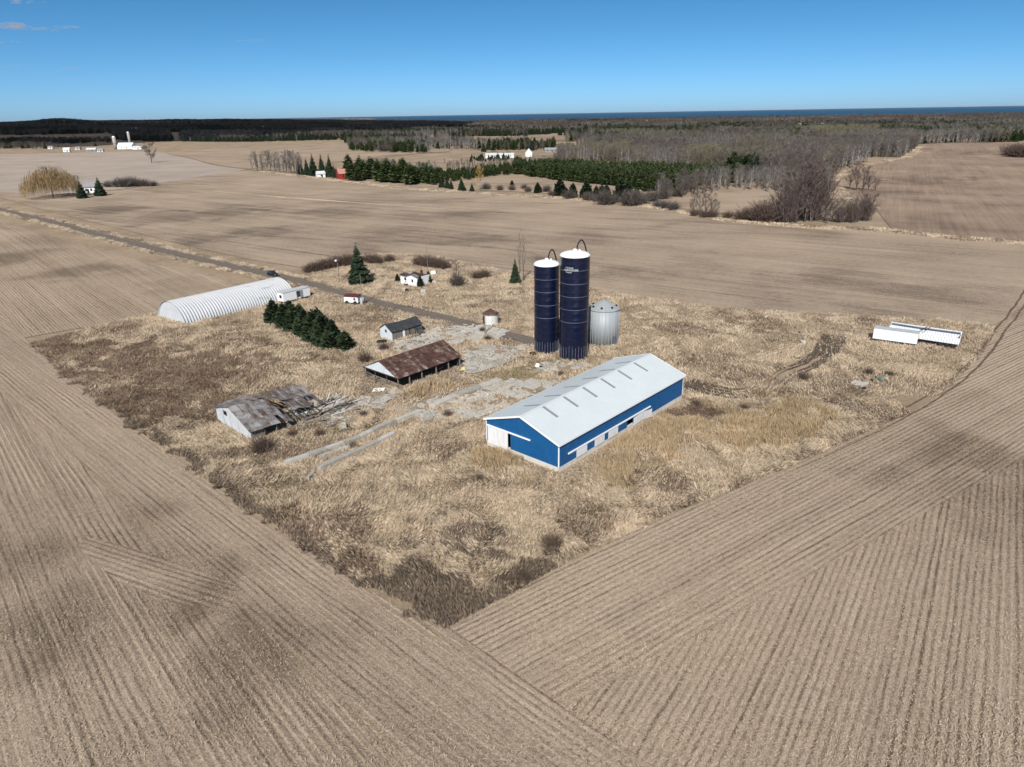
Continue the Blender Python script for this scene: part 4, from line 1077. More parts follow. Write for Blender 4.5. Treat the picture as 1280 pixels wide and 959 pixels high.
def kerb(pts, w_, h_, label, gap=.1, seg=2.6):
    L = PP(pts); o = thing('feed_kerb', label, 'kerb', L[0])
    for p0, p1 in zip(L[:-1], L[1:]):
        d = p1 - p0; ln = np.linalg.norm(d); n_ = max(1, int(ln / seg)); d = d / ln
        for k in range(n_):
            if random.random() < gap: continue
            a_ = p0 + d * ln * k / n_ - L[0]; b_ = p0 + d * (ln * (k + 1) / n_ - .08) - L[0]; j_ = random.uniform(-.12, .12); nn = np.array([-d[1], d[0]]) * j_
            MB().beam((*(a_ + nn), h_ / 2 + random.uniform(-.06, .03)), (*(b_ + nn), h_ / 2 + random.uniform(-.06, .03)), w_ * random.uniform(.9, 1.1), h_).build('kerb_segment', M_concp if random.random() < .4 else M_conc, o)
kerb([(356, 582), (386, 572), (450, 549), (480, 535), (525, 517)], .95, .75, 'long broken concrete feed kerb running up from the dark bush')
kerb([(366, 585), (400, 574), (447, 557)], .7, .55, 'second narrow concrete kerb beside the long broken feed kerb', .25)
kerb([(399, 588), (425, 576), (455, 563), (492, 545)], .95, .75, 'short concrete kerb in the grass parallel to the long feed kerb', .05)
kerb([(385, 600), (393, 592)], .6, .5, 'stub of concrete kerb lying askew in the grass', 0)
kerb([(541, 509), (570, 496), (600, 485), (625, 476)], 1.7, .55, 'wide pale concrete kerb leading to the silos', .0, 4.)

# ============================================================ VEGETATION
M_leaf = attr_mat('conifer_needles', .9, .12, .35, 1.2, .1)
M_twig = attr_mat('twigs', .9, .0, .3, .8, .1)
M_bark = pm('bark', (.10, .085, .075), (.19, .165, .145), 2., .95, 0, .1, stretch=(1, 1, .3))
M_barkp = pm('pale_bark', (.26, .24, .22), (.4, .38, .35), 1.5, .95, 0, .1, stretch=(1, 1, .3))

def conifer_mesh(name, h, r, n, c1, c2, seed, power=.85, base=.04, droop=.25, lay_w=.5, up_=0.):
    g_ = np.random.default_rng(seed)
    zf = base + (1 - base) * (1 - np.sqrt(1 - g_.random(n) * .9995))
    lay = np.round(zf * 16) / 16 + g_.normal(0, .012, n); zf = np.clip((1 - lay_w) * zf + lay_w * lay, base, .998)
    rad = r * (1 - zf) ** power * (1 + .12 * np.sin(zf * 40 + seed)) + .05
    th = g_.random(n) * 2 * math.pi
    lobes = 1 + .16 * np.sin(th * 3 + seed) + .1 * np.sin(th * 5 + zf * 9)
    rad = rad * lobes
    k = g_.beta(3, 1.3, n); out = rad * k; ln = np.minimum(.55 * rad + .25, 1.6) * g_.uniform(.6, 1.25, n)
    d = np.stack([np.cos(th), np.sin(th)], 1); t_ = np.stack([-d[:, 1], d[:, 0]], 1)
    z0 = zf * h + (1 - k) * .3
    th2 = g_.normal(0, .45, n)
    dd = d * np.cos(th2)[:, None] + t_ * np.sin(th2)[:, None]; tt = np.stack([-dd[:, 1], dd[:, 0]], 1)
    wd = ln * g_.uniform(.32, .55, n)
    inn = d * (out - ln * .55)[:, None]; tip = inn + dd * ln[:, None]
    dz = -droop * ln * g_.uniform(.2, 1.4, n) + up_ * ln * g_.normal(.4, .7, n)
    roll = g_.normal(0, .35, n) * wd
    A = np.column_stack([inn, z0]); 
    B = np.column_stack([inn + dd * (ln * .5)[:, None] + tt * wd[:, None], z0 + dz * .4 + roll - .1 * wd])
    C = np.column_stack([tip, z0 + dz])
    D = np.column_stack([inn + dd * (ln * .5)[:, None] - tt * wd[:, None], z0 + dz * .4 - roll - .1 * wd])
    M_ = np.column_stack([inn + dd * (ln * .5)[:, None], z0 + dz * .35 + .16 * wd])
    V = np.stack([A, B, C, D, M_], 1).reshape(-1, 3); b = np.arange(n)[:, None] * 5
    F = np.concatenate([b + [0, 4, 1], b + [4, 2, 1], b + [0, 3, 4], b + [4, 3, 2]], 0)
    mixk = g_.random(n)[:, None]
    col = np.repeat(np.array(c1) * (1 - mixk) + np.array(c2) * mixk, 5, 0)
    V[:, 2] = np.maximum(V[:, 2], .05)
    return mesh_np(name, V, F, M_leaf, col, link=False)

def trunk_mesh(name, h, r, mat, lean=0.):
    return MB().tube([(0, 0, -.3), (lean * .4, 0, h * .4), (lean, 0, h)], [r, r * .7, r * .15], 7).mesh(name, mat, True)

def slivers(P0, P1, w, cols):
    """thin tapering twigs, one triangle pair each"""
    n = len(P0); d = P1 - P0; ln = np.linalg.norm(d, axis=1)[:, None] + 1e-6; d = d / ln
    ref = rng.normal(size=(n, 3)); s = np.cross(d, ref); s /= np.linalg.norm(s, axis=1)[:, None] + 1e-6
    w = np.asarray(w)[:, None]
    V = np.stack([P0 - s * w, P0 + s * w, P1], 1).reshape(-1, 3); F = np.arange(3 * n).reshape(n, 3)
    return V, F, np.repeat(cols, 3, 0)

def bare_tree_mesh(h, spread, seed, c1, c2, nl=18, nt=900, up_=.6, pale=False, low=.22, droop=0., tw=.05, twl=1.0, thick=.022):
    """bare tree: trunk and limbs as tubes, twigs as slivers"""
    rnd = random.Random(seed); mb = MB(); g_ = np.random.default_rng(seed)
    tr = h * thick
    mb.tube([(0, 0, -.3), (rnd.gauss(0, h * .01), rnd.gauss(0, h * .01), h * .35), (rnd.gauss(0, h * .025), rnd.gauss(0, h * .025), h * .7), (rnd.gauss(0, h * .03), 0, h * .96)], [tr, tr * .75, tr * .4, tr * .1], 6)
    tips = []
    for k in range(nl):
        z0 = h * (low + (.9 - low) * (k + rnd.random()) / nl); a_ = rnd.random() * 6.28 + k * 2.4
        zrel = z0 / h
        L = spread * (1.15 - .75 * abs(zrel - .45)) * rnd.uniform(.65, 1.15)
        e = up_ * rnd.uniform(.7, 1.3); p0 = Vector((0, 0, z0)); d0 = Vector((math.cos(a_), math.sin(a_), e)).normalized()
        p1 = p0 + d0 * L * .5; p2 = p0 + d0 * L + Vector((rnd.gauss(0, .1), rnd.gauss(0, .1), .12 - droop)) * L
        if p2.z > h: p2.z = h - rnd.random() * h * .05
        rr = tr * (1 - zrel) * .7 + .03
        mb.tube([p0, p1, p2], [rr, rr * .6, rr * .2], 4)
        for q in range(3):
            s = rnd.uniform(.35, .9); b0 = p0.lerp(p2, s); a2 = a_ + rnd.choice((-1, 1)) * rnd.uniform(.4, 1.1)
            b1 = b0 + Vector((math.cos(a2), math.sin(a2), e * rnd.uniform(.5, 1.6) - droop)) * L * .38 * rnd.uniform(.6, 1.2)
            mb.tube([b0, b1], [rr * .35, rr * .1], 3); tips.append((b0, b1))
        tips.append((p1, p2))
    A = np.array([[*t0] for t0, t1 in tips]); B = np.array([[*t1] for t0, t1 in tips])
    k = g_.integers(0, len(tips), nt); s = g_.random(nt)[:, None]
    P0 = A[k] * (1 - s) + B[k] * s
    dr_ = (B - A)[k]; dr_ = dr_ / (np.linalg.norm(dr_, axis=1)[:, None] + 1e-6)
    dv = dr_ * .7 + g_.normal(0, .55, (nt, 3)) + np.array([0, 0, .35 - droop * 3.2])
    dv /= np.linalg.norm(dv, axis=1)[:, None]
    P1 = P0 + dv * (h * .075 * twl * g_.uniform(.5, 1.6, nt))[:, None]
    P1[:, 2] = np.clip(P1[:, 2], .1, h * 1.02)
    mk = g_.random(nt)[:, None]
    V, F, C = slivers(P0, P1, tw * g_.uniform(.5, 1.2, nt) * h / 18, np.array(c1) * (1 - mk) + np.array(c2) * mk)
    return mb.mesh('trunk', M_barkp if pale else M_bark, True), mesh_np('crown', V, F, M_twig, C, link=False)

def shrub_mesh(h, r, seed, c1, c2, n=420, upright=.5, w=.035):
    g_ = np.random.default_rng(seed)
    th = g_.random(n) * 6.283; el = np.arccos(1 - g_.random(n) * (1 - upright * .3)) 
    el = el * 1.0
    b = np.column_stack([g_.normal(0, r * .28, n), g_.normal(0, r * .28, n), g_.uniform(0, h * .3, n)])
    d = np.column_stack([np.sin(el) * np.cos(th) * r, np.sin(el) * np.sin(th) * r, (np.cos(el) * .85 + .12) * h])
    l_ = g_.uniform(.55, 1.1, n)[:, None]
    P1 = b * .7 + d * l_; P1[:, 2] = np.clip(P1[:, 2], .15, h)
    # main stems then side twigs from them
    k = g_.integers(0, n, n * 2); s = g_.uniform(.35, 1, n * 2)[:, None]
    Q0 = b[k] * (1 - s) + P1[k] * s; dv = (P1 - b)[k]; dv = dv / np.linalg.norm(dv, axis=1)[:, None] + g_.normal(0, .5, (n * 2, 3)) + np.array([0, 0, .2])
    Q1 = Q0 + dv * (h * .2 * g_.uniform(.4, 1.3, n * 2))[:, None]; Q1[:, 2] = np.clip(Q1[:, 2], .1, h * 1.08)
    A = np.concatenate([b, Q0]); B = np.concatenate([P1, Q1]); mk = g_.random(len(A))[:, None]
    V, F, C = slivers(A, B, np.concatenate([np.full(n, w * 1.2), np.full(n * 2, w * .8)]) * g_.uniform(.6, 1.3, n * 3), np.array(c1) * (1 - mk) + np.array(c2) * mk)
    return mesh_np('branches', V, F, M_twig, C, link=False)

SPR1, SPR2 = (.018, .03, .018), (.05, .073, .04)
PIN1, PIN2 = (.038, .062, .022), (.105, .135, .055)
TREES = {}
def reg(key, h, r, parts): TREES[key] = (h, r, parts)
for k in range(3):
    reg('spruce%d' % k, 12, 3.2, [('trunk', trunk_mesh('trunk', 11.6, .2, M_bark)), ('crown', conifer_mesh('crown', 12, 3.2, 1500, SPR1, SPR2, 40 + k, 1.02, .03, .3, .35))])
for k in range(3):
    reg('cedar%d' % k, 8, 2.8, [('trunk', trunk_mesh('trunk', 7, .2, M_bark)), ('crown', conifer_mesh('crown', 8, 2.8, 1900, (.018, .033, .018), (.06, .082, .042), 70 + k, .62, .02, .05, 0., .6))])
for k in range(3):
    reg('pine%d' % k, 12, 3.0, [('trunk', trunk_mesh('trunk', 11.5, .2, M_bark)), ('crown', conifer_mesh('crown', 12, 3.0, 700, PIN1, PIN2, 90 + k, .6, .12, .0, 0., .5))])
G1, G2 = (.085, .076, .07), (.185, .167, .155)
D1, D2 = (.06, .05, .046), (.125, .105, .096)
for k in range(4):
    tm, cm = bare_tree_mesh(18, 3.9, 10 + k, G1, G2, 22, 950, 1.35, pale=k % 2 == 0, low=.1, tw=.055)
    reg('bare%d' % k, 18, 5., [('trunk', tm), ('crown', cm)])
for k in range(3):
    tm, cm = bare_tree_mesh(16, 4.6, 30 + k, D1, D2, 22, 1000, .95, low=.1, tw=.055)
    reg('dark%d' % k, 16, 5.5, [('trunk', tm), ('crown', cm)])
tm, cm = bare_tree_mesh(15, 4.6, 44, (.13, .125, .075), (.24, .225, .14), 20, 1000, 1., low=.12, tw=.06); reg('budding', 15, 4.6, [('trunk', tm), ('crown', cm)])
tm, cm = bare_tree_mesh(17, 1.3, 55, (.17, .14, .12), (.28, .24, .21), 14, 300, 1.8, tw=.012, twl=.7, thick=.008); reg('poplar', 17, 1.6, [('trunk', tm), ('crown', cm)])
tm, cm = bare_tree_mesh(20, 12, 61, (.30, .20, .055), (.46, .33, .11), 30, 1500, .55, low=.16, droop=.05, tw=.075, twl=1.5)
def willow_crown(h, r, n, seed):
    g_ = np.random.default_rng(seed); th = g_.random(n) * 6.283; q = np.sqrt(g_.random(n)); lob = 1 + .14 * np.sin(th * 3 + 1) + .1 * np.sin(th * 7)
    rho = q * r * lob; zt = h * (.98 * np.sqrt(np.clip(1 - (q * .93) ** 2, 0, 1))) * (.86 + .2 * vnoise(np.cos(th) * 3 + 9, np.sin(th) * 3 + q * 3, 5)) 
    zt = zt * g_.uniform(.55, 1., n) + .8
    ln = g_.uniform(2., 7.5, n)
    A = np.column_stack([rho * np.cos(th), rho * np.sin(th), zt]); o = g_.normal(0, .5, (n, 2))
    B = np.column_stack([A[:, 0] * 1.05 + o[:, 0], A[:, 1] * 1.05 + o[:, 1], np.maximum(zt - ln, .6)])
    mk = g_.random(n)[:, None]; V, F, C = slivers(A, B, g_.uniform(.05, .13, n), np.array((.17, .115, .06)) * (1 - mk) + np.array((.33, .24, .12)) * mk)
    return mesh_np('crown', V, F, M_twig, C, link=False)
reg('willow', 20, 17, [('trunk', tm), ('crown', willow_crown(20, 16, 4300, 4))])
tm, cm = bare_tree_mesh(22, 8, 62, D1, D2, 26, 1500, .7, low=.16, tw=.07); reg('lone', 22, 9, [('trunk', tm), ('crown', cm)])
tm, cm = bare_tree_mesh(17, 4.5, 63, (.34, .2, .05), (.44, .3, .1), 18, 1800, .9, pale=True, tw=.08); reg('orange', 17, 4.5, [('trunk', tm), ('crown', cm)])
for k in range(3): reg('shrub%d' % k, 3, 2.4, [('branches', shrub_mesh(3, 2.4, 80 + k, (.07, .05, .042), (.15, .11, .09)))])
for k in range(2): reg('greyshrub%d' % k, 4, 3, [('branches', shrub_mesh(4, 3, 85 + k, (.065, .055, .05), (.13, .112, .102), 380, w=.05))])
for k in range(2): reg('thicket%d' % k, 18, 7, [('branches', shrub_mesh(18, 7, 95 + k, (.075, .056, .052), (.16, .122, .113), 420, .9, w=.075))])
for k in range(2):
    tm, cm = bare_tree_mesh(20, 7.5, 140 + k, (.075, .056, .052), (.16, .122, .113), 26, 1500, .9, low=.08, tw=.06); reg('purple%d' % k, 20, 7.5, [('trunk', tm), ('crown', cm)])
for k in range(2): reg('weed%d' % k, 1.4, 1.2, [('branches', shrub_mesh(1.4, 1.2, 120 + k, (.07, .052, .04), (.15, .11, .08), 240, w=.02))])

SRC = {}
def plant(key, name, xy, h, label, cat='tree', group=None, wide=1., z=None):
    H0, R0, parts = TREES[key]
    o = thing(name, label, cat, xy, random.uniform(0, 360), group, z=z)
    s = h / H0; o.scale = (s * wide, s * wide, s)
    for pn, me in parts:
        c_ = obj_of(pn, me, o)
        SRC.setdefault(key, []).append(c_) if len(SRC.get(key, [])) < len(parts) else None
    return o
def pp(key, name, px, py, h, label, cat='tree', group=None, wide=1.): return plant(key, name, P(px, py), h, label, cat, group, wide)

# ---- farmyard trees
pp('spruce0', 'spruce_tree', 449, 354, 13.3, 'tall dark spruce standing alone beside the lane', wide=1.05)
gc = 'dark evergreens in a clump by the arched shed'
for k, (x, y, h, wd) in enumerate(((343, 403, 6.5, 1.1), (356, 408, 7.4, 1.1), (369, 413, 7.8, 1.05), (381, 419, 7.8, 1.1), (393, 425, 8.2, 1.1), (364, 404, 6.5, 1.1), (377, 409, 7.0, 1.1), (405, 430, 8.0, 1.1), (417, 434, 7.9, 1.1), (399, 418, 7.5, 1.0), (409, 424, 7.0, 1.))):
    pp('cedar%d' % (k % 3), 'cedar_tree', x, y, h * random.uniform(.82, 1.0), 'dark bushy evergreen in the clump between the office trailer and the garage', group=gc, wide=wd * .92)
pp('cedar1', 'cedar_tree', 432, 436, 4.4, 'smallest rounded evergreen at the garage end of the evergreen clump', wide=1.3)
pp('spruce1', 'spruce_tree', 644, 354, 8.2, 'small dark spruce behind the silos under two thin bare trees', wide=.8)
pp('poplar', 'bare_tree', 649.5, 356, 17.5, 'thin pale bare tree beside the small spruce behind the silos')
pp('poplar', 'bare_tree', 655, 352, 15.5, 'slender bare tree behind the thin pale one near the silos')
pp('cedar0', 'juniper', 525.5, 359, 3.7, 'dark juniper against the front wall of the ruined house', 'shrub', wide=.75)
pp('cedar2', 'juniper', 536, 354, 3.9, 'dark juniper at the side wall of the ruined house', 'shrub', wide=.75)
pp('cedar2', 'juniper', 497, 352, 2.6, 'small dark juniper at the low end of the ruined house', 'shrub', wide=.8)
for k, (x, y, h) in enumerate(((387, 340, 2.6), (393, 339, 3), (400, 337.5, 3.2), (407, 336, 3.3), (414, 334.5, 3.3), (421, 333, 3.4), (428, 331.5, 3.4), (435, 330, 3.3), (441, 329, 3.3), (459, 328, 3.1), (466, 329, 3.2), (472, 329.5, 2.8))):
    pp('shrub%d' % (k % 3), 'hedge_shrub', x, y, h * 1.1, 'reddish brown bare shrub in the hedge behind the tall spruce', 'shrub', 'hedge shrubs behind the tall spruce', 1.25)
pp('shrub1', 'hedge_shrub', 487, 327, 2.9, 'lone round bare shrub between the spruce hedge and the ruined house', 'shrub', wide=1.2)
for k, (x, y, h) in enumerate(((524, 331, 3.1), (530, 332, 3.5), (536, 333, 3.5), (543, 334, 3.4), (550, 335, 3.2), (556, 336, 2.8))):
    pp('shrub%d' % (k % 3), 'hedge_shrub', x, y, h * 1.1, 'brown bare shrub in the hedge behind the ruined house', 'shrub', 'hedge shrubs behind the ruined house', 1.25)
pp('greyshrub0', 'bush', 572, 358, 4.2, 'grey bare bush right of nothing but grass beyond the ruined house', 'bush')['label'] = 'tall grey bare bush in the grass beside the ruined house'
pp('dark0', 'bare_tree', 571, 357, 8, 'small bare tree rising from the grey bush beside the ruined house', wide=.8)
pp('shrub0', 'bush', 597, 348, 2.8, 'dark bare bush at the field edge behind the lane', 'bush', wide=1.2)
pp('shrub2', 'bush', 606, 347, 3.0, 'denser dark bush at the field edge next to another', 'bush')
pp('shrub0', 'bush', 330, 563, 2.6, 'dark bush at the corner of the collapsed barn', 'bush', wide=1.1)
pp('shrub1', 'bush', 323, 567, 1.7, 'small dark bush below the collapsed barn corner', 'bush')
pp('shrub2', 'bush', 456, 452, 2.4, 'dark bush behind the pale gable of the rusty open shed', 'bush')
pp('shrub1', 'bush', 480, 437, 1.8, 'low bush between the old garage and the rusty open shed', 'bush')
pp('weed0', 'bush', 690, 686, 2.0, 'dark shaggy weed bush alone in the dry grass before the barn', 'bush')
for k, (x, y, h) in enumerate(((610, 425, 1.5), (603, 414, 1.2), (1005, 474, 1.6), (1085, 468, 1.6), (1112, 470, 1.4), (930, 512, 1.3), (870, 508, 1.5),
                             (400, 545, 1.4), (365, 545, 1.2), (440, 560, 1.2), (600, 600, 1.1), (655, 725, 1.2), (560, 520, 1.3), (455, 520, 1.2), (700, 470, 1.2))):
    pp('weed%d' % (k % 2), 'weed_clump', x, y, h, 'dark dead weed clump in the dry grass of the yard', 'weeds', 'dead weed clumps in the yard')

# ---- homestead with the willow
pp('willow', 'willow_tree', 67, 247, 21.5, 'huge yellow-twigged willow on the far side of the lane', wide=1.0)
pp('dark1', 'bare_tree', 92, 240, 13, 'grey bare tree between the willow and the small white house', wide=1.1)
pp('dark2', 'bare_tree', 99, 238, 11, 'low dark bare tree behind the small white house')
pp('spruce2', 'spruce_tree', 103, 248, 12, 'dark spruce in front of the small white house by the willow', wide=1.15)
pp('spruce0', 'spruce_tree', 126, 245, 13.5, 'dark spruce at the far wall of the small white house', wide=1.15)
for k, (x, y, h) in enumerate(((148, 234, 7), (157, 234, 8), (164, 233, 8), (173, 233, 6.5), (182, 233, 6), (192, 233, 4.5), (135, 234, 5))):
    pp('greyshrub%d' % (k % 2), 'bush', x, y, h, 'grey bush in the row beside the small white house', 'bush', 'grey bushes by the small white house', 1.2)
pp('lone', 'bare_tree', 190, 204, 23, 'lone bare tree in the pale field')

# ---- tree line behind the back field
for k in range(26):
    x = 316 + k * 2.5 + random.uniform(-2, 2); pp('bare%d' % (k % 4), 'bare_tree', x, 213.5 + (x - 316) * .1 + random.uniform(-2.5, .5), random.uniform(14, 21), 'grey bare tree in the row that ends near the red barn', group='bare trees in the row near the red barn', wide=.75)
for x, y, h in ((374, 218, 15), (378, 219, 11), (384, 219, 16), (389, 220, 11), (392, 219, 20), (397, 220.5, 9), (403, 220, 20), (409, 221, 12), (413, 221, 20), (418, 222, 12), (421, 222, 10)):
    pp('spruce%d' % (int(x) % 3), 'spruce_tree', x, y, h, 'dark spruce in the row beside the red barn', group='spruces beside the red barn', wide=.75)
for k in range(46):
    x = 438 + k * 2.4 + random.uniform(-2, 2); y = 224 + (x - 438) * .075 + random.uniform(-4.5, 1.5); h = random.uniform(13, 21) if x < 520 else random.uniform(8, 13)
    pp('pine%d' % (k % 3), 'pine_tree', x, y, h * .95, 'green pine in the stand between the red barn and the orange tree', group='pines right behind the back field', wide=1.25)
for k, (x, y, h) in enumerate(((552, 234, 9), (559, 235, 8), (564, 236, 7), (577, 238.5, 10), (590, 239, 6))): pp('spruce%d' % (k % 3), 'spruce_tree', x, y, h, 'small spruce at the field edge near the orange tree', group='small spruces near the orange tree', wide=1.1)
pp('orange', 'orange_tree', 600.5, 238, 16, 'bare tree with orange crown and pale trunk at the field edge', wide=.8)
pp('cedar0', 'cedar_tree', 672, 241, 6.8, 'single dark evergreen standing alone in the tan meadow', wide=1.1)
for k, (x, y, h) in enumerate(((700, 244, 11), (716, 246, 8.5), (733, 247, 10.5), (745, 249, 8), (752, 251, 9.5), (776, 253, 13.5), (785, 252, 11), (708, 247, 6), (795, 252, 8), (640, 232, 4), (758, 247, 8))):
    pp('cedar%d' % (k % 3), 'cedar_tree', x, y, h, 'dark evergreen at the meadow edge in front of the pine plantation', group='dark evergreens at the meadow edge', wide=1.05)
for k, (x, y, h) in enumerate(((712, 249, 6), (735, 251, 5.5), (757, 256, 9.5), (745, 252, 5), (787, 257, 9), (794, 257, 8), (800, 255, 7), (815, 252, 7), (828, 249, 7), (845, 246, 6), (640, 238, 4), (625, 238, 4), (660, 240, 4), (690, 245, 4), (822, 259, 4), (832, 261, 5), (842, 263, 5), (655, 236, 3.5), (608, 237, 5), (683, 240, 5))):
    pp('greyshrub%d' % (k % 2), 'bush', x, y, h, 'grey-brown bush on the strip between the back field and the meadow', 'bush', 'bushes between back field and meadow', 1.1)
for k, (x, y, h) in enumerate(((866, 268, 11), (874, 269, 12), (881, 270, 11), (888, 270, 12), (895, 270, 8))):
    pp('dark%d' % (k % 3), 'bare_tree', x, y, h, 'small bare tree in the loose group at the back field edge', group='loose group of small bare trees', wide=.9)
for k, (x, y, h) in enumerate(((868, 270, 4), (880, 272, 4), (890, 272, 4.5), (910, 273, 4), (925, 275, 5), (935, 275, 6), (944, 276, 7), (951, 276, 9), (958, 277, 10))):
    pp('shrub%d' % (k % 3), 'bush', x, y, h, 'brown bush along the edge leading to the dense thicket', 'bush', 'bushes leading to the dense thicket', 1.1)
for k, (x, y, h) in enumerate(((972, 277, 19), (984, 278, 22), (995, 278, 26), (1006, 277, 27), (1016, 276, 25), (1024, 275, 23), (1031, 276, 18), (1002, 270, 26), (988, 270, 24), (1015, 268, 26))):
    pp('thicket%d' % (k % 2) if k % 3 == 1 else 'purple%d' % (k % 2), 'thicket_tree', x, y, h, 'tall purplish bare tree in the dense thicket at the field corner', group='trees of the dense thicket', wide=.85)
for k, (x, y, h) in enumerate(((1040, 277, 11), (1048, 278, 12), (1056, 278, 13), (1064, 278, 14), (1072, 277, 14), (1080, 276, 14), (1085, 275, 12), (964, 277, 12), (1033, 279, 9))):
    pp('thicket%d' % (k % 2) if k % 2 else 'purple%d' % (k // 2 % 2), 'thicket_shrub', x, y, h * random.uniform(.7, 1.1), 'lower purplish shrub beside the dense thicket', 'shrub', 'lower shrubs beside the dense thicket', 1.0)
for k, (x, y, h) in enumerate(((1062, 236, 14), (1070, 238, 17), (1078, 238, 15), (1085, 238, 12), (1094, 239, 8))):
    pp('purple%d' % (k % 2), 'thicket_shrub', x, y, h, 'bare shrub in the small thicket out in the reddish field', 'shrub', 'small thicket in the reddish field', .9)
for k, (x, y, h) in enumerate(((1262, 194, 12), (1270, 196, 14), (1279, 197, 14))): pp('shrub%d' % k, 'bush', x, y, h, 'reddish bush at the top of the reddish field', 'bush', 'bushes on top of the reddish field', 1.3)
pp('spruce1', 'spruce_tree', 843, 169, 30, 'tall dark evergreen rising above the far bare woods', wide=.6)

pp('budding', 'budding_tree', 1006, 233, 11, 'olive budding tree at the back of the dense thicket')
# ---- woods that read as one mass
def gn_scatter(name, keys, pts, hs, kinds, label, wide=1.):
    me = bpy.data.meshes.new(name); n = len(pts)
    z = H(pts[:, 0], pts[:, 1])
    me.vertices.add(n); me.vertices.foreach_set('co', np.column_stack([pts, z]).astype(np.float32).ravel())
    rot = np.zeros((n, 3), np.float32); rot[:, 2] = rng.random(n) * 6.283
    a = me.attributes.new('rotv', 'FLOAT_VECTOR', 'POINT'); a.data.foreach_set('vector', rot.ravel())
    base_h = np.array([TREES[k][0] for k in keys])[kinds]; s = hs / base_h
    wd_ = wide * rng.uniform(.85, 1.2, n)
    a = me.attributes.new('scalev', 'FLOAT_VECTOR', 'POINT'); a.data.foreach_set('vector', np.column_stack([s * wd_, s * wd_, s]).astype(np.float32).ravel())
    for k in range(len(keys)):
        a = me.attributes.new('is%d' % k, 'BOOLEAN', 'POINT'); a.data.foreach_set('value', kinds == k)
    o = bpy.data.objects.new(name, me); COL.objects.link(o); tag(o, label, kind='stuff')
    ng = bpy.data.node_groups.new(name, 'GeometryNodeTree')
    ng.interface.new_socket('Geometry', in_out='INPUT', socket_type='NodeSocketGeometry'); ng.interface.new_socket('Geometry', in_out='OUTPUT', socket_type='NodeSocketGeometry')
    gi, go = ng.nodes.new('NodeGroupInput'), ng.nodes.new('NodeGroupOutput'); J = ng.nodes.new('GeometryNodeJoinGeometry')
    def na(nm, ty):
        q = ng.nodes.new('GeometryNodeInputNamedAttribute'); q.data_type = ty; q.inputs[0].default_value = nm; return q.outputs[0]
    rv, sv = na('rotv', 'FLOAT_VECTOR'), na('scalev', 'FLOAT_VECTOR')
    for k, key in enumerate(keys):
        sel = na('is%d' % k, 'BOOLEAN')
        jj = ng.nodes.new('GeometryNodeJoinGeometry')
        for src in SRC[key]:
            oi = ng.nodes.new('GeometryNodeObjectInfo'); oi.transform_space = 'ORIGINAL'; oi.inputs['Object'].default_value = src
            ng.links.new(oi.outputs['Geometry'], jj.inputs[0])
        ip = ng.nodes.new('GeometryNodeInstanceOnPoints')
        ng.links.new(gi.outputs[0], ip.inputs['Points']); ng.links.new(jj.outputs[0], ip.inputs['Instance']); ng.links.new(sel, ip.inputs['Selection'])
        ng.links.new(rv, ip.inputs['Rotation']); ng.links.new(sv, ip.inputs['Scale']); ng.links.new(ip.outputs[0], J.inputs[0])
    ng.links.new(J.outputs[0], go.inputs[0])
    md = o.modifiers.new('scatter', 'NODES'); md.node_group = ng
    return o

def wood(name, pxpoly, spacing, keys, weights, hr, label, clump=0., wide=1., thin=.08, world=False):
    poly = np.array(pxpoly) if world else PP(pxpoly); lo, hi = poly.min(0), poly.max(0)
    nx, ny = int((hi[0] - lo[0]) / spacing) + 1, int((hi[1] - lo[1]) / spacing) + 1
    gx, gy = np.meshgrid(np.arange(nx), np.arange(ny))
    x = lo[0] + (gx.ravel() + rng.uniform(-.5, .5, gx.size)) * spacing; y = lo[1] + (gy.ravel() + rng.uniform(-.5, .5, gx.size)) * spacing
    k = inside(poly, x, y) & (rng.random(len(x)) > thin)
    k &= H(x, y) > -34
    if clump: k &= fbm(x / 90, y / 90, 77) > clump
    x, y = x[k], y[k]
    wts = np.array(weights, float)
    st = 9 * spacing + 20                               # stands of one kind keep together
    wx_, wy_ = x + (fbm(x / st, y / st, 41) - .5) * st * 1.6, y + (fbm(x / st, y / st, 42) - .5) * st * 1.6
    pick = np.frombuffer(np.random.default_rng(3).random(65536).tobytes())[((np.floor(wx_ / st).astype(int) * 131 + np.floor(wy_ / st).astype(int) * 977) % 65536)]
    pick = np.where(rng.random(len(x)) < .3, rng.random(len(x)), pick)
    cum = np.cumsum(wts / wts.sum()); kinds = np.minimum(np.searchsorted(cum, pick), len(keys) - 1)
    hs = rng.uniform(hr[0], hr[1], len(x)) * (.8 + .4 * fbm(x / 40, y / 40, 19))
    return gn_scatter(name, keys, np.column_stack([x, y]), hs, kinds, label, wide)

BARE = ['bare0', 'bare1', 'dark0', 'bare2', 'budding', 'bare3']
wood('pine_plantation', [(640, 217), (690, 224.5), (730, 229), (770, 233), (805, 240), (850, 238), (880, 232), (925, 228), (935, 223), (860, 220), (760, 216), (700, 214), (645, 212.5)], 4.3, ['pine0', 'pine1', 'pine2'], [1, 1, 1], (9, 13), 'dense green pine plantation behind the tan meadow', wide=1.05)
wood('pine_plantation', [(445, 223), (500, 226), (545, 230), (550, 222), (500, 217), (455, 216)], 5.0, ['pine0', 'bare0', 'pine1', 'pine2'], [2, .6, 1, 1], (9, 15), 'green pines mixed with bare trees behind the red barn')
wood('pine_plantation', [(545, 229), (575, 226), (640, 218), (640, 212), (590, 215), (545, 219)], 5.0, ['pine0', 'bare0', 'pine1', 'pine2'], [2, .8, 1, 1], (5, 8), 'young low pines between the pine stand and the plantation')
wood('spruce_rows', [(585, 203), (640, 201), (640, 196), (590, 197)], 8., ['spruce0', 'spruce1'], [1, 1], (4, 7), 'rows of young dark spruces before the white farm buildings')
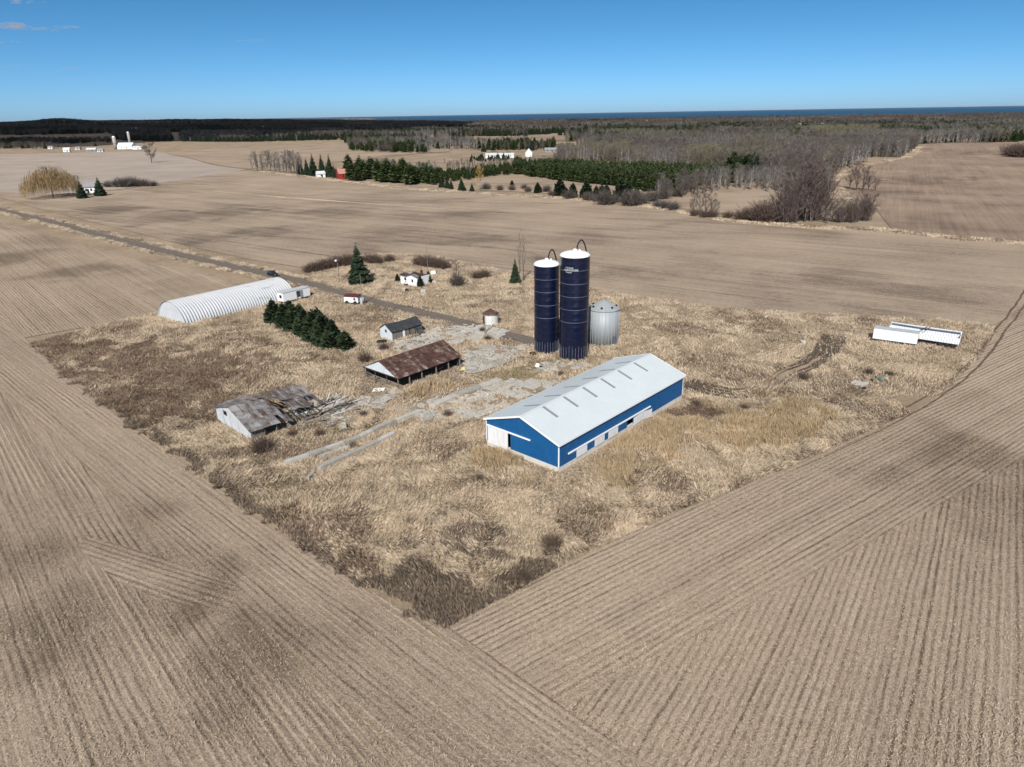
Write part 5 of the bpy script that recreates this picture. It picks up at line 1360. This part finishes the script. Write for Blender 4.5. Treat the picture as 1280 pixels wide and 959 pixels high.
wood('bare_woods', [(690, 212), (760, 214), (860, 218), (930, 221), (945, 226), (975, 226), (1040, 216), (1075, 206), (1130, 196), (1148, 182), (1140, 176), (1060, 178), (980, 181), (880, 183), (800, 180), (740, 184), (700, 198)], 6.2, BARE, [1, 1, 1, 1, 1, 1], (12, 19), 'grey leafless woods behind the pine plantation', wide=.95, clump=.41)
wood('bare_woods', [(800, 245), (840, 238), (880, 233), (925, 229), (945, 226), (1000, 232), (1040, 224), (1030, 236), (985, 243), (915, 236), (880, 243), (845, 249)], 6.0, BARE, [1, 1, 1, 1, 1, 1], (8, 14), 'leafless scrub wood along the small tan meadow')
wood('bare_woods', [(555, 214), (600, 213), (690, 212), (700, 199), (640, 201), (600, 204), (555, 206)], 6.5, BARE, [1, 1, 1, 1, 1, 1], (4, 6.5), 'thin leafless wood around the white farm buildings', thin=.35)
wood('bare_woods', [(720, 183), (800, 180), (880, 183), (980, 181), (1060, 178), (1140, 176), (1148, 181), (1290, 176), (1290, 162), (1100, 165), (960, 168), (850, 170), (760, 172), (700, 178)], 9.5, ['bare0', 'dark0', 'bare1', 'spruce0', 'budding', 'bare2', 'pine1', 'bare3', 'pine2'], [1, 1, 1, 1., 1, 1, 1.2, 1, 1.2], (14, 20), 'farther leafless woods with scattered evergreens', clump=.36)
wood('mixed_woods', [(440, 190), (520, 192), (600, 190), (690, 187), (700, 178), (640, 181), (572, 179), (500, 178), (430, 178)], 9., ['pine0', 'bare0', 'spruce0', 'dark0', 'pine1', 'bare1'], [1.4, 1, .8, 1, 1.4, 1], (10, 16), 'mixed woods and evergreen belts behind the tan field', clump=.40)
wood('mixed_woods', [(430, 177), (570, 178), (575, 172), (720, 169), (760, 171), (850, 169), (960, 166), (1100, 164), (1290, 161), (1290, 152), (960, 157), (840, 158), (700, 163), (600, 164), (430, 164)], 13., ['spruce0', 'bare0', 'dark0', 'pine0', 'bare1', 'dark1', 'spruce1'], [2., 1, 1, 2., 1, 1, 1.8], (12, 18), 'far mixed woods before the lake', wide=1.2, clump=.42)
wood('mixed_woods', [(430, 163), (700, 162), (840, 157), (1290, 151), (1290, 143), (1100, 147), (900, 150.5), (700, 154), (500, 156), (420, 156)], 26., ['dark0', 'spruce0', 'dark1', 'bare0', 'dark2'], [1, 1, 1, 1, 1], (13, 18), 'farthest woods along the lake shore', wide=2.0, clump=.38)
wood('mixed_woods', [(-40, 190), (20, 188), (60, 186), (110, 185), (140, 182), (140, 176), (60, 175), (-40, 176)], 11., ['spruce0', 'dark0', 'spruce1', 'dark1', 'dark2'], [1.4, 1, 1.2, 1, 1], (8, 13), 'dark trees scattered around the far farm houses', clump=.5, wide=1.3)
wood('mixed_woods', [(140, 174), (180, 177), (215, 177), (215, 170), (150, 169)], 12., ['spruce0', 'dark0', 'spruce1'], [1.4, 1, 1.2], (11, 17), 'dark clump of trees behind the dairy barn', wide=1.3)
wood('mixed_woods', [(225, 177), (330, 177), (430, 175), (430, 164), (300, 166), (225, 168)], 12., ['dark0', 'spruce0', 'bare0', 'spruce1'], [1.2, 1, 1, 1], (11, 16), 'shaded woods beyond the tan field', wide=1.3)
wood('mixed_woods', [(-40, 169), (150, 167), (300, 166), (430, 165), (430, 156), (300, 157), (150, 159), (-40, 161)], 17., ['spruce0', 'dark0', 'spruce1', 'dark1'], [1.4, 1, 1.4, 1], (13, 18), 'dark wooded belt below the horizon', wide=1.6)
wood('mixed_woods', [(-40, 162), (150, 160), (300, 158), (430, 157), (430, 151), (300, 152), (150, 154), (-40, 156)], 34., ['dark0', 'spruce0', 'dark1', 'bare0'], [1, 1, 1, 1], (14, 19), 'farthest dark wooded ridge', wide=2.4)
def polar(a_, d_): return (d_ * math.sin(R(a_)), d_ * math.cos(R(a_)))
wood('mixed_woods', [polar(-42, 4400), polar(-30, 4300), polar(-18, 4500), polar(-6, 4900), polar(-5, 6600), polar(-12, 8000), polar(-20, 7500), polar(-30, 7500), polar(-42, 7500)], 52., ['dark0', 'spruce0', 'dark1', 'bare0'], [1, 1, 1, 1], (13, 18), 'woods on the skyline beyond the far farm', wide=3.6, world=True)
wood('mixed_woods', [polar(-8, 4700), polar(5, 4600), polar(20, 4600), polar(42, 4500), polar(42, 6150), polar(20, 6100), polar(5, 6150), polar(-8, 6100)], 46., ['dark0', 'spruce0', 'dark1', 'bare0', 'spruce1', 'dark2'], [1, 1, 1, 1, 1, 1], (13, 18), 'woods on the skyline before the lake', wide=3.2, world=True)

EV = ['spruce0', 'pine0', 'spruce1', 'pine1']
for pl, lb in (([((862, 172), (960, 170), (965, 165), (865, 166))], 'dark evergreen belt before the greenhouse'), ([((1000, 168), (1075, 168), (1080, 162), (1005, 163))], 'dark evergreens beyond the greenhouse'), ([((1095, 174), (1185, 176), (1180, 167), (1100, 166))], 'evergreen stand at the corner of the reddish field'),
                            ([((1200, 172), (1290, 172), (1290, 164), (1205, 164))], 'evergreen stand above the reddish field'), ([((735, 172), (820, 169), (825, 164), (740, 166))], 'evergreen belt above the bare woods'), ([((905, 226), (945, 227), (950, 214), (915, 214))], 'green pines running into the bare woods'), ([((980, 190), (1010, 190), (1012, 184), (985, 184))], 'evergreen clump inside the bare woods')):
    wood('evergreen_belt', pl[0], 8.0, EV, [1, 1, 1, 1], (14, 20), lb, wide=1.2, thin=.25)
# ---- far buildings
def simple_house(name, px, py, L, W, e, r, rz, wallm, roofm, label, cat='house', door=True, nwin=3, z=None):
    o = thing(name, label, cat, P(px, py), rz)
    MB().prism([(0 - W / 2, -1), (W / 2, -1), (W / 2, e), (0, r), (-W / 2, e)], -L / 2, L / 2).build('wall', wallm, o)
    for sgn in (-1, 1):
        q = [(-L / 2 - .4, 0, r + .15), (L / 2 + .4, 0, r + .15), (L / 2 + .4, sgn * (W / 2 + .5), e - .1), (-L / 2 - .4, sgn * (W / 2 + .5), e - .1)]
        MB().slab(q if sgn < 0 else q[::-1], .2).build('roof_slope', roofm, o)
    for k in range(nwin):
        x = -L / 2 + L * (k + .7) / (nwin + .4); MB().box(x - .6, x + .6, -W / 2 - .05, -W / 2 - .005, e * .35, e * .75).build('window', M_dark, o)
    if door: MB().box(-.6 + L * .1, .6 + L * .1, -W / 2 - .06, -W / 2 - .005, 0, e * .7).build('door', M_dark, o)
    return o
M_greyroof = pm('grey_roof', (.2, .2, .21), (.3, .3, .31), .5)
M_redwall = pm('red_boards', (.22, .02, .018), (.3, .035, .03), 1., .8)
M_redlight = pm('faded_red_roof', (.36, .16, .13), (.46, .24, .2), .6, .7)
simple_house('farmhouse', 110, 241, 11, 8, 4.2, 7.2, 20, M_white, M_greyroof, 'small white house with grey roof between two dark spruces')
simple_house('red_barn', 432, 223.5, 13, 10, 4.6, 8.2, 25, M_redwall, M_redlight, 'red barn with faded roof beside the spruce row', 'barn', nwin=2)
simple_house('lean_to', 442, 224.5, 7, 5, 2.2, 3.3, 15, M_greyroof, M_roofw, 'low pale lean-to right next to the red barn', 'shed', nwin=1)
simple_house('white_shed', 401, 221.5, 7, 5, 3, 5, 30, M_white, M_roofw, 'small white shed among the dark spruces', 'shed', nwin=1)
simple_house('white_barn', 625, 197, 34, 10, 3.2, 5, -4, M_white, M_roofw, 'long low white farm building in front of the woods', 'barn', nwin=6)
simple_house('white_house', 661, 195.5, 9, 8, 4, 9, 88, M_white, M_white, 'white steep-gabled house beside the long low farm building', nwin=2)
simple_house('cottage', 689, 190, 18, 9, 3, 5.5, 0, M_greyroof, M_greyroof, 'low grey cottage hidden in the bare woods', nwin=3)
simple_house('cottage', 858, 181, 20, 10, 5, 9, 20, M_bluegrey, M_greyroof, 'pale cottage with grey roof up in the bare woods', nwin=3)
simple_house('white_shed', 880, 186.5, 22, 7, 3, 4.5, 0, M_white, M_roofw, 'narrow white shed showing through the bare woods', 'shed', nwin=3)
simple_house('white_house', 808, 155, 24, 16, 9, 18, 80, M_white, M_white, 'pale gabled building near the lake shore woods', nwin=2)
for k in range(5):
    simple_house('greenhouse', 999 + k * 7, 159.5 - k * .1, 24, 14, 7, 11, 80, M_roofw, M_white, 'bay of the long white greenhouse before the lake', 'greenhouse', nwin=2)['group'] = 'bays of the white greenhouse'
# the far dairy farm
simple_house('dairy_barn', 159, 186, 30, 15, 5, 11, -6, M_white, M_roofw, 'white gambrel dairy barn of the far farm', 'barn', nwin=5)
simple_house('dairy_shed', 173, 186.5, 18, 9, 3.5, 5.5, -6, M_white, M_roofw, 'low white shed attached beside the dairy barn', 'shed', nwin=2)
simple_house('dairy_shed', 115, 189, 16, 9, 3, 5.5, 10, M_greyroof, M_roofw, 'pale roofed machine shed of the far farm', 'shed', nwin=2)
simple_house('farmhouse', 84, 190, 10, 8, 4, 7, 15, M_white, M_white, 'white farmhouse between dark trees by the far farm', nwin=2)
simple_house('farmhouse', 126, 190, 10, 7, 3, 5.5, 10, M_bluegrey, M_greyroof, 'grey farmhouse beside the machine shed', nwin=2)
simple_house('farmhouse', 64, 186, 9, 7, 3, 5, 0, M_white, M_greyroof, 'little house at the edge of the dark woods', nwin=2)
simple_house('farmhouse', 98, 187, 9, 7, 3, 5, 0, M_bluegrey, M_greyroof, 'low grey house behind the white farmhouse', nwin=2)
for x, y, h, r, lb in ((145, 186.5, 21, 3.2, 'grey silo with white dome at the far farm'), (163.5, 184, 27, 2.3, 'slim tall grey silo behind the dairy barn')):
    o_ = thing('far_silo', lb, 'silo', P(x, y)); MB().lathe([(r, -1), (r, h)], 20).build('shell', M_conc, o_, True)
    MB().lathe([(r + .2, h), (r * .8, h + r * .5), (r * .3, h + r * .85), (.05, h + r * .9)], 20).build('dome', M_cap, o_, True)
    MB().lathe([(r + .05, h * .5), (r + .15, h * .5), (r + .15, h * .5 + .6), (r + .05, h * .5 + .6)], 20, cap=False).build('hoop', M_band, o_)
for x, y, lb in ((316, 162, 'white building gleaming in the dark wooded belt'), (326, 162, 'second white building in the dark wooded belt'), (170, 164, 'pale roof among the far left woods')):
    simple_house('far_building', x, y, 26, 14, 9, 13, 0, M_white, M_white, lb, 'building', nwin=2)

# ============================================================ DRY GRASS, STUBBLE, CLOUDS
M_grass = attr_mat('dry_grass', .9, .38, .2, .35, .1)
M_straw = attr_mat('corn_straw', .9, 0, .2, 1., .1)
STRAW = np.array([(.71, .6, .46), (.63, .525, .395), (.53, .435, .325)])
BROWN = np.array([(.25, .18, .13), (.18, .13, .097), (.33, .25, .18)])
DARK = np.array([(.17, .135, .106), (.24, .19, .147), (.34, .275, .205)])
GREEN = np.array([(.29, .255, .135), (.23, .21, .105), (.36, .3, .175)])
REED = np.array([(.54, .42, .27), (.46, .355, .225), (.6, .48, .32)])
PAL = np.stack([STRAW, BROWN, DARK, GREEN, REED])

YARD = PP([(38, 430), (75, 420), (130, 405), (197, 391), (262, 380), (330, 358), (368, 349), (395, 352), (388, 338), (400, 324), (480, 317), (540, 319), (600, 332), (690, 351), (735, 361), (770, 367), (900, 385), (1000, 391), (1100, 396), (1200, 402), (1240, 407), *EDGE_R[::-1][1:], *EDGE_L[::-1][1:-1]])
# footprints kept clear: origin, angle, x0, x1, y0, y1
FOOT = [(Pz(698.4, 590.6, 0), 48.03, -.5, BL + .1, -.9, BW + .1), (Pz(232, 406, 0), 52.7, 0, AL, -.3, AW + .3), (Pz(355, 380, 0), 53, 0, 9.4, 0, 2.8), (P(430.5, 380), -15, 0, 4.3, 0, 3), (P(499.5, 355), -36.5, 0, 7.7, 0, 6.3),
        (G0, 46, 0, GL, 0, GW), (S0, 48.5, .2, SL, .3, SW), (C0, 46, .1, 13, .1, CW), (a0, ang_t, 0, L_, 0, 2.5)]
def clear_of(x, y, padm=0.):
    k = np.ones(len(x), bool)
    for o_, an, x0, x1, y0, y1 in FOOT:
        c_, s_ = math.cos(R(an)), math.sin(R(an)); lx = (x - o_[0]) * c_ + (y - o_[1]) * s_; ly = -(x - o_[0]) * s_ + (y - o_[1]) * c_
        k &= ~((lx > x0 - padm) & (lx < x1 + padm) & (ly > y0 - padm) & (ly < y1 + padm))
    for (c0_, r_) in (SILO_R, SILO_L, (BC, 3.5), (f0 + dr * 2, 2.0)):
        k &= np.hypot(x - c0_[0], y - c0_[1]) > r_ + .1
    return k

BLOBS = [  # px, py, radius m, palette, strength
    (110, 440, 11, 1, 1.), (160, 455, 14, 1, 1.), (230, 470, 15, 1, .9), (290, 450, 13, 1, .8), (240, 505, 11, 1, .9), (180, 500, 9, 1, .9), (330, 470, 8, 1, .5), (70, 430, 9, 1, 1.), (300, 420, 9, 1, .55),
    (590, 752, 7, 2, 1.), (560, 765, 5, 2, 1.), (640, 722, 5, 2, .9), (530, 735, 5, 2, .8), (610, 672, 4, 2, .62), (585, 676, 3, 2, .55), (690, 690, 2, 2, .6), (600, 605, 3, 1, .45), (830, 625, 3, 2, .4), (870, 515, 5, 1, .8), (1010, 478, 11, 2, .55), (1050, 490, 10, 1, .5), (950, 410, 9, 1, .6), (920, 400, 8, 1, .5),
    (1080, 470, 9, 2, .5), (1150, 485, 9, 1, .45), (480, 735, 4, 2, .7), (440, 705, 4, 1, .7), (350, 660, 5, 1, .6), (290, 600, 5, 2, .5), (690, 470, 5, 1, .3), (400, 560, 5, 2, .35), (540, 500, 6, 1, .3), (350, 545, 5, 1, .4), (860, 408, 7, 1, .4), (800, 400, 8, 1, .25),
    (650, 465, 8, 3, .9), (620, 470, 6, 3, .7), (690, 455, 5, 3, .5), (430, 530, 6, 3, .7), (500, 535, 5, 3, .4), (350, 605, 7, 3, .6), (400, 620, 6, 3, .4), (560, 690, 5, 3, .3), (490, 480, 6, 3, .4), (760, 690, 4, 3, .4), (320, 625, 6, 3, .5), (400, 455, 8, 3, .25), (980, 500, 8, 3, .25), (540, 460, 5, 3, .4),
    (960, 532, 9, 4, 1.), (985, 525, 8, 4, .9), (930, 540, 6, 4, .7), (640, 580, 5, 4, .8), (610, 572, 4, 4, .8), (530, 490, 3.5, 4, 1.), (545, 485, 3, 4, .9), (800, 555, 7, 4, .7), (840, 535, 6, 4, .6), (760, 585, 5, 4, .6)]
BLOBW = [(*P(a_, b_), c_, k_, s_) for a_, b_, c_, k_, s_ in BLOBS]
DPAD = pad_polys['all']

def grass(name, n, region, lo, hi, label, hscale=1., line=None, spread=8., keep_lane=1.6, wide=1.):
    g_ = np.random.default_rng(len(name) + n)
    x, y = (g_.uniform(lo[0], hi[0], n), g_.uniform(lo[1], hi[1], n)) if lo is not None else (0, 0)
    if line is not None:
        Ls = smooth_line(line, 2.0); k_ = g_.integers(0, len(Ls), n); x = Ls[k_, 0] + g_.uniform(-spread, spread, n); y = Ls[k_, 1] + g_.uniform(-spread, spread, n)
    # tufts: pull part of the blades towards tuft centres
    cell = .8; jx = np.floor(x / cell); jy = np.floor(y / cell)
    cxn = (jx + .15 + .7 * vnoise(jx * 7.1, jy * 3.3, 91)) * cell; cyn = (jy + .15 + .7 * vnoise(jx * 2.7, jy * 9.1, 92)) * cell
    pull = .6 * g_.random(n); tx_ = cxn - x; ty_ = cyn - y; x = x + tx_ * pull; y = y + ty_ * pull
    k = region(x, y) & clear_of(x, y)
    k &= seg_dist(LANEW, x, y) > keep_lane + 1.2 * vnoise(x * .4, y * .4, 12)
    for rut in (RUT[:5], RUT[7:]):
        k &= (seg_dist(rut, x, y) > 2.8) | (g_.random(n) < .22)
    for pl in DPAD:
        k &= ~inside(pl, x, y) | ((g_.random(n) < .5) & (vnoise(x * .5, y * .5, 88) > .5)) | (inside(pl, x, y) & (g_.random(n) < .12))
    bare = fbm(x / 5, y / 5, 44, 4)
    k &= (g_.random(n) < np.clip(.35 + (bare - .3) * 2.2, .25, 1))
    x, y = x[k], y[k]; n = len(x)
    W = np.zeros((n, 5)); W[:, 0] = .5
    wx = (fbm(x / 4, y / 4, 61) - .5) * 2.6; wy = (fbm(x / 4, y / 4, 62) - .5) * 2.6
    for bx, by, r_, kd, s_ in BLOBW:
        q = np.hypot((x - bx) / r_ + wx, (y - by) / r_ + wy); W[:, kd] = np.maximum(W[:, kd], s_ * sm(1.35 - q))
    big = fbm(x / 11, y / 11, 71, 4); W[:, 1] = np.maximum(W[:, 1], .55 * sm((big - .56) / .2))
    mid = fbm(x / 3.5, y / 3.5, 73, 3); W[:, 2] = np.maximum(W[:, 2], .42 * sm((mid - .58) / .2))
    dE = seg_dist(EL, x, y); W[:, 2] = np.maximum(W[:, 2], .7 * sm((4.5 - dE) / 3.5) * (mid > .36))
    dE2 = seg_dist(ER, x, y); W[:, 1] = np.maximum(W[:, 1], .5 * sm((3.5 - dE2) / 3) * (mid > .4))
    W += g_.random((n, 5)) * .38
    kd = W.argmax(1)
    tone = g_.integers(0, 3, n)
    vary = (.86 + .32 * fbm(x / 1.6, y / 1.6, 75, 2)) * g_.uniform(.88, 1.12, n)
    col = PAL[kd, tone] * vary[:, None]
    hh = hscale * (.28 + .52 * fbm(x / 2.2, y / 2.2, 81, 3)) * g_.uniform(.6, 1.25, n) * np.array([1, 1.0, 1.1, .55, 2.1])[kd]
    ang = vnoise(x / 7, y / 7, 83) * 9 + g_.normal(0, .7, n)
    ln = (.3 + .75 * vnoise(x / 3, y / 3, 84)) * np.array([1., .75, .6, .8, .22])[kd] * hh
    dx, dy = np.cos(ang) * ln - tx_[k] * .5, np.sin(ang) * ln - ty_[k] * .5
    wd_ = g_.uniform(.022, .05, n) * wide; a2 = g_.random(n) * 6.283; sx_, sy_ = np.cos(a2) * wd_, np.sin(a2) * wd_
    z = H(x, y)
    A = np.column_stack([x - sx_, y - sy_, z - .03]); B = np.column_stack([x + sx_, y + sy_, z - .03])
    C = np.column_stack([x + dx * .45 + sx_ * .8, y + dy * .45 + sy_ * .8, z + hh * .62]); D = np.column_stack([x + dx, y + dy, z + hh * .95])
    V = np.stack([A, B, C, D], 1).reshape(-1, 3); b = np.arange(n)[:, None] * 4
    F = np.concatenate([b + [0, 1, 2], b + [0, 2, 3]], 0)
    c4 = np.repeat(col, 4, 0)
    o = mesh_np(name, V, F, M_grass, c4); tag(o, label, kind='stuff'); print(name, n, 'blades'); return o

lo, hi = YARD.min(0), YARD.max(0)
print('yard', lo, hi)
def reg_yard(x, y):
    wob = (fbm(x / 2., y / 2., 15) - .5) * 3.0
    return inside(YARD, x + wob, y + wob)
near = lambda x, y: reg_yard(x, y) & (y < 118)
farr = lambda x, y: reg_yard(x, y) & (y >= 118)
grass('dry_grass', 1150000, near, (-100, 56), (70, 118), 'tall matted dry grass covering the near half of the farmyard', wide=.95)
grass('dry_grass', 900000, farr, (lo[0], 118), (hi[0], hi[1]), 'dry grass covering the far half of the farmyard', wide=1.35)
def verge(x, y):
    d = seg_dist(LANEW[:10], x, y); return (d < 4.6 + 2.6 * vnoise(x * .3, y * .3, 7)) & (d > 2.0)
for i_ in range(2, 8):
    p0, p1 = LANEW[i_ - 1], LANEW[i_ + 1] if i_ < 7 else LANEW[9]
grass('verge_grass', 270000, verge, LANEW[1:10].min(0) - 6, LANEW[1:10].max(0) + 6, 'pale dry grass on both verges of the gravel lane', keep_lane=2.3, wide=2.2, hscale=1.15, line=LANEW[1:10], spread=8.)

# corn stalks left on the near fields
def straw(name, n, polyw, label, rowang):
    g_ = np.random.default_rng(n + 3); lo_, hi_ = polyw.min(0), polyw.max(0)
    x = g_.uniform(lo_[0], hi_[0], n); y = g_.uniform(lo_[1], hi_[1], n)
    d_ = np.hypot(x, y)
    k = inside(polyw, x, y) & (g_.random(n) < np.clip(1.25 - d_ / 130, 0, 1)) & ~reg_yard(x, y) & (fbm(x / 6, y / 6, 33) > .3 + .25 * g_.random(n))
    x, y = x[k], y[k]; n = len(x)
    a_ = R(rowang) + g_.normal(0, .9, n); l_ = g_.uniform(.1, .34, n); w_ = g_.uniform(.012, .03, n)
    dx, dy = np.cos(a_) * l_, np.sin(a_) * l_; nx_, ny_ = -np.sin(a_) * w_, np.cos(a_) * w_
    z = H(x, y) + .13 + g_.uniform(0, .05, n); dz = g_.uniform(-.03, .1, n)
    V = np.stack([np.column_stack([x - nx_, y - ny_, z]), np.column_stack([x + nx_, y + ny_, z + .01]), np.column_stack([x + dx + nx_, y + dy + ny_, z + dz]), np.column_stack([x + dx - nx_, y + dy - ny_, z + dz])], 1).reshape(-1, 3)
    F = np.arange(4 * n).reshape(n, 4)
    tn = g_.random(n)[:, None]; col = np.array((.3, .235, .165)) * (1 - tn) + np.array((.56, .46, .345)) * tn
    tag(mesh_np(name, V, F, M_straw, np.repeat(col, 4, 0)), label, kind='stuff'); print(name, n)
straw('corn_straw', 260000, np.array([lp(-36, 0), lp(100, 0), lp(100, 70), lp(-36, 60)]), 'pale corn stalks scattered over the left stubble', ANG_L2)
straw('corn_straw', 260000, np.array([TIP - dL * 36, TIP, *ER[1:7], (110, 92), (60, 20), (12, 20)]), 'pale corn stalks scattered over the right stubble', ANG_R2)

# ---- clouds: thin scraps low in the sky far left, and one larger cloud whose shadow darkens the far left woods
t = NT('cloud_white'); M_cloud = t.fin((.8, .8, .82), 1., 0, 0)
tr = t.n('BsdfTransparent'); mx = t.n('MixShader', {0: .33, 1: t.b.outputs[0], 2: tr.outputs[0]}); t.t.links.new(mx.outputs[0], t.o.inputs[0])
def lump_cloud(name, c0, sx_, sy_, sz_, n, seed, label, mat):
    g_ = np.random.default_rng(seed); mb = MB()
    for k in range(n):
        rq = .5 * math.sqrt(g_.random()); aq = g_.random() * 6.283; px_, py_ = rq * math.cos(aq), rq * math.sin(aq); r_ = g_.uniform(.1, .2) * (1.15 - rq)
        prof = [(max(.001, math.sin(q)), -math.cos(q)) for q in np.linspace(.02, math.pi - .02, 8)]
        b = len(mb.v); mb.lathe([(r_ * a_, r_ * z_) for a_, z_ in prof], 12)
        mb.v[b:] = [((px_ + v[0]) * sx_ + c0[0], (py_ + v[1]) * sy_ + c0[1], max(v[2], -.06) * sz_ * 1.6 + c0[2]) for v in mb.v[b:]]
    o = mb.build(name, mat, None, True); return tag(o, label, kind='structure')
t = NT('thin_cloud'); p_ = t.obj()
dn = t.noise(t.scalev(p_, (.006, .006, .02)), 1.0, 4, .65)
al = t.math('MULTIPLY', t.ramp(dn, [(.45, (0, 0, 0)), (.7, (1, 1, 1))]), .012)
t.t.nodes.remove(t.b); vs_ = t.n('VolumePrincipled', {'Color': (.85, .8, .84, 1), 'Density': al, 'Anisotropy': 0.}); t.t.links.new(vs_.outputs[0], t.o.inputs['Volume']); M_thin = t.m
def sky_pt(px, py, d):
    r_ = ray(px, py); r_ = r_ / math.hypot(r_[0], r_[1]); return (r_[0] * d, r_[1] * d, CAM_H + r_[2] * d)
for k, (x, y, s_) in enumerate(((12, 33, 700), (48, 36, 520), (82, 34, 330), (2, 53, 330), (92, 86, 240), (12, 83, 300), (30, 2, 380), (316, 51, 330))):
    lump_cloud('cloud', sky_pt(x, y, 9000), s_, s_ * .7, s_ * .16, 14, 200 + k, 'thin mauve scrap of cloud low in the sky', M_thin)
sh_c = np.array((-1950., 3640.)); off_ = np.array((SUNV.x, SUNV.y)) / SUNV.z * 1500
# a flat-based billowing sheet, closed top and bottom
mb = MB(); na_, nr_ = 72, 14; rows = []
for side in (1, 0):
    for j in range(nr_ + 1):
        q = j / nr_ if side else 1 - j / nr_
        for i in range(na_):
            a_ = 2 * math.pi * i / na_; ed_ = .82 + .36 * float(fbm(np.array(math.cos(a_) * 2.2 + 5), np.array(math.sin(a_) * 2.2 + 5), 3))
            x_, y_ = q * ed_ * math.cos(a_) * 1800, q * ed_ * math.sin(a_) * 2650
            z_ = (math.sqrt(max(0, 1 - q * q)) * 330 * (.55 + .9 * float(fbm(np.array(x_ / 420), np.array(y_ / 420), 8)))) if side else -25 * math.sqrt(max(0, 1 - q * q))
            mb.v.append((sh_c[0] + off_[0] + x_, sh_c[1] + off_[1] + y_, 1500 + z_))
for j in range(2 * nr_ + 1):
    for i in range(na_):
        a, b = j * na_ + i, j * na_ + (i + 1) % na_; mb.f.append((a, b, b + na_, a + na_))
tag(mb.build('cloud', M_cloud, None, True), 'broad white cloud whose shadow lies on the far left woods', kind='structure')

# straw-coloured weeds along the far edge of the back field
EDGE_B = PP([(330, 215), (380, 221), (440, 228), (500, 235), (600, 242), (700, 248), (790, 255), (850, 265), (930, 278), (1000, 283), (1100, 288), (1200, 298), (1290, 305)])
grass('edge_grass', 60000, lambda x, y: seg_dist(EDGE_B, x, y) < 2.5 + 5 * vnoise(x * .08, y * .08, 70), EDGE_B.min(0) - 8, EDGE_B.max(0) + 8, 'pale dry weeds along the far edge of the back field', hscale=1.3, wide=5., line=EDGE_B, spread=8.)

EDGE_C = PP([(1095, 262), (1070, 250), (1047, 240), (1042, 224), (1075, 208), (1130, 198), (1150, 184)])
grass('edge_grass', 26000, lambda x, y: seg_dist(EDGE_C, x, y) < 2 + 6 * vnoise(x * .06, y * .06, 72), None, None, 'pale dry weeds along the edge of the reddish field', hscale=1.3, wide=5., line=EDGE_C, spread=8.)

# ---- haze: one closed box of thin pale air round everything below the clouds
hz = MB(); hz.box(-125000, 125000, -30000, 125000, -75, 95)
t = NT('thin_haze'); t.t.nodes.remove(t.b); vs_ = t.n('VolumePrincipled', {'Color': (.8, .87, .95, 1), 'Density': 3.5e-6, 'Anisotropy': 0.}); t.t.links.new(vs_.outputs[0], t.o.inputs['Volume'])
tag(hz.build('haze', t.m), 'thin pale haze over the far woods and lake', kind='stuff')
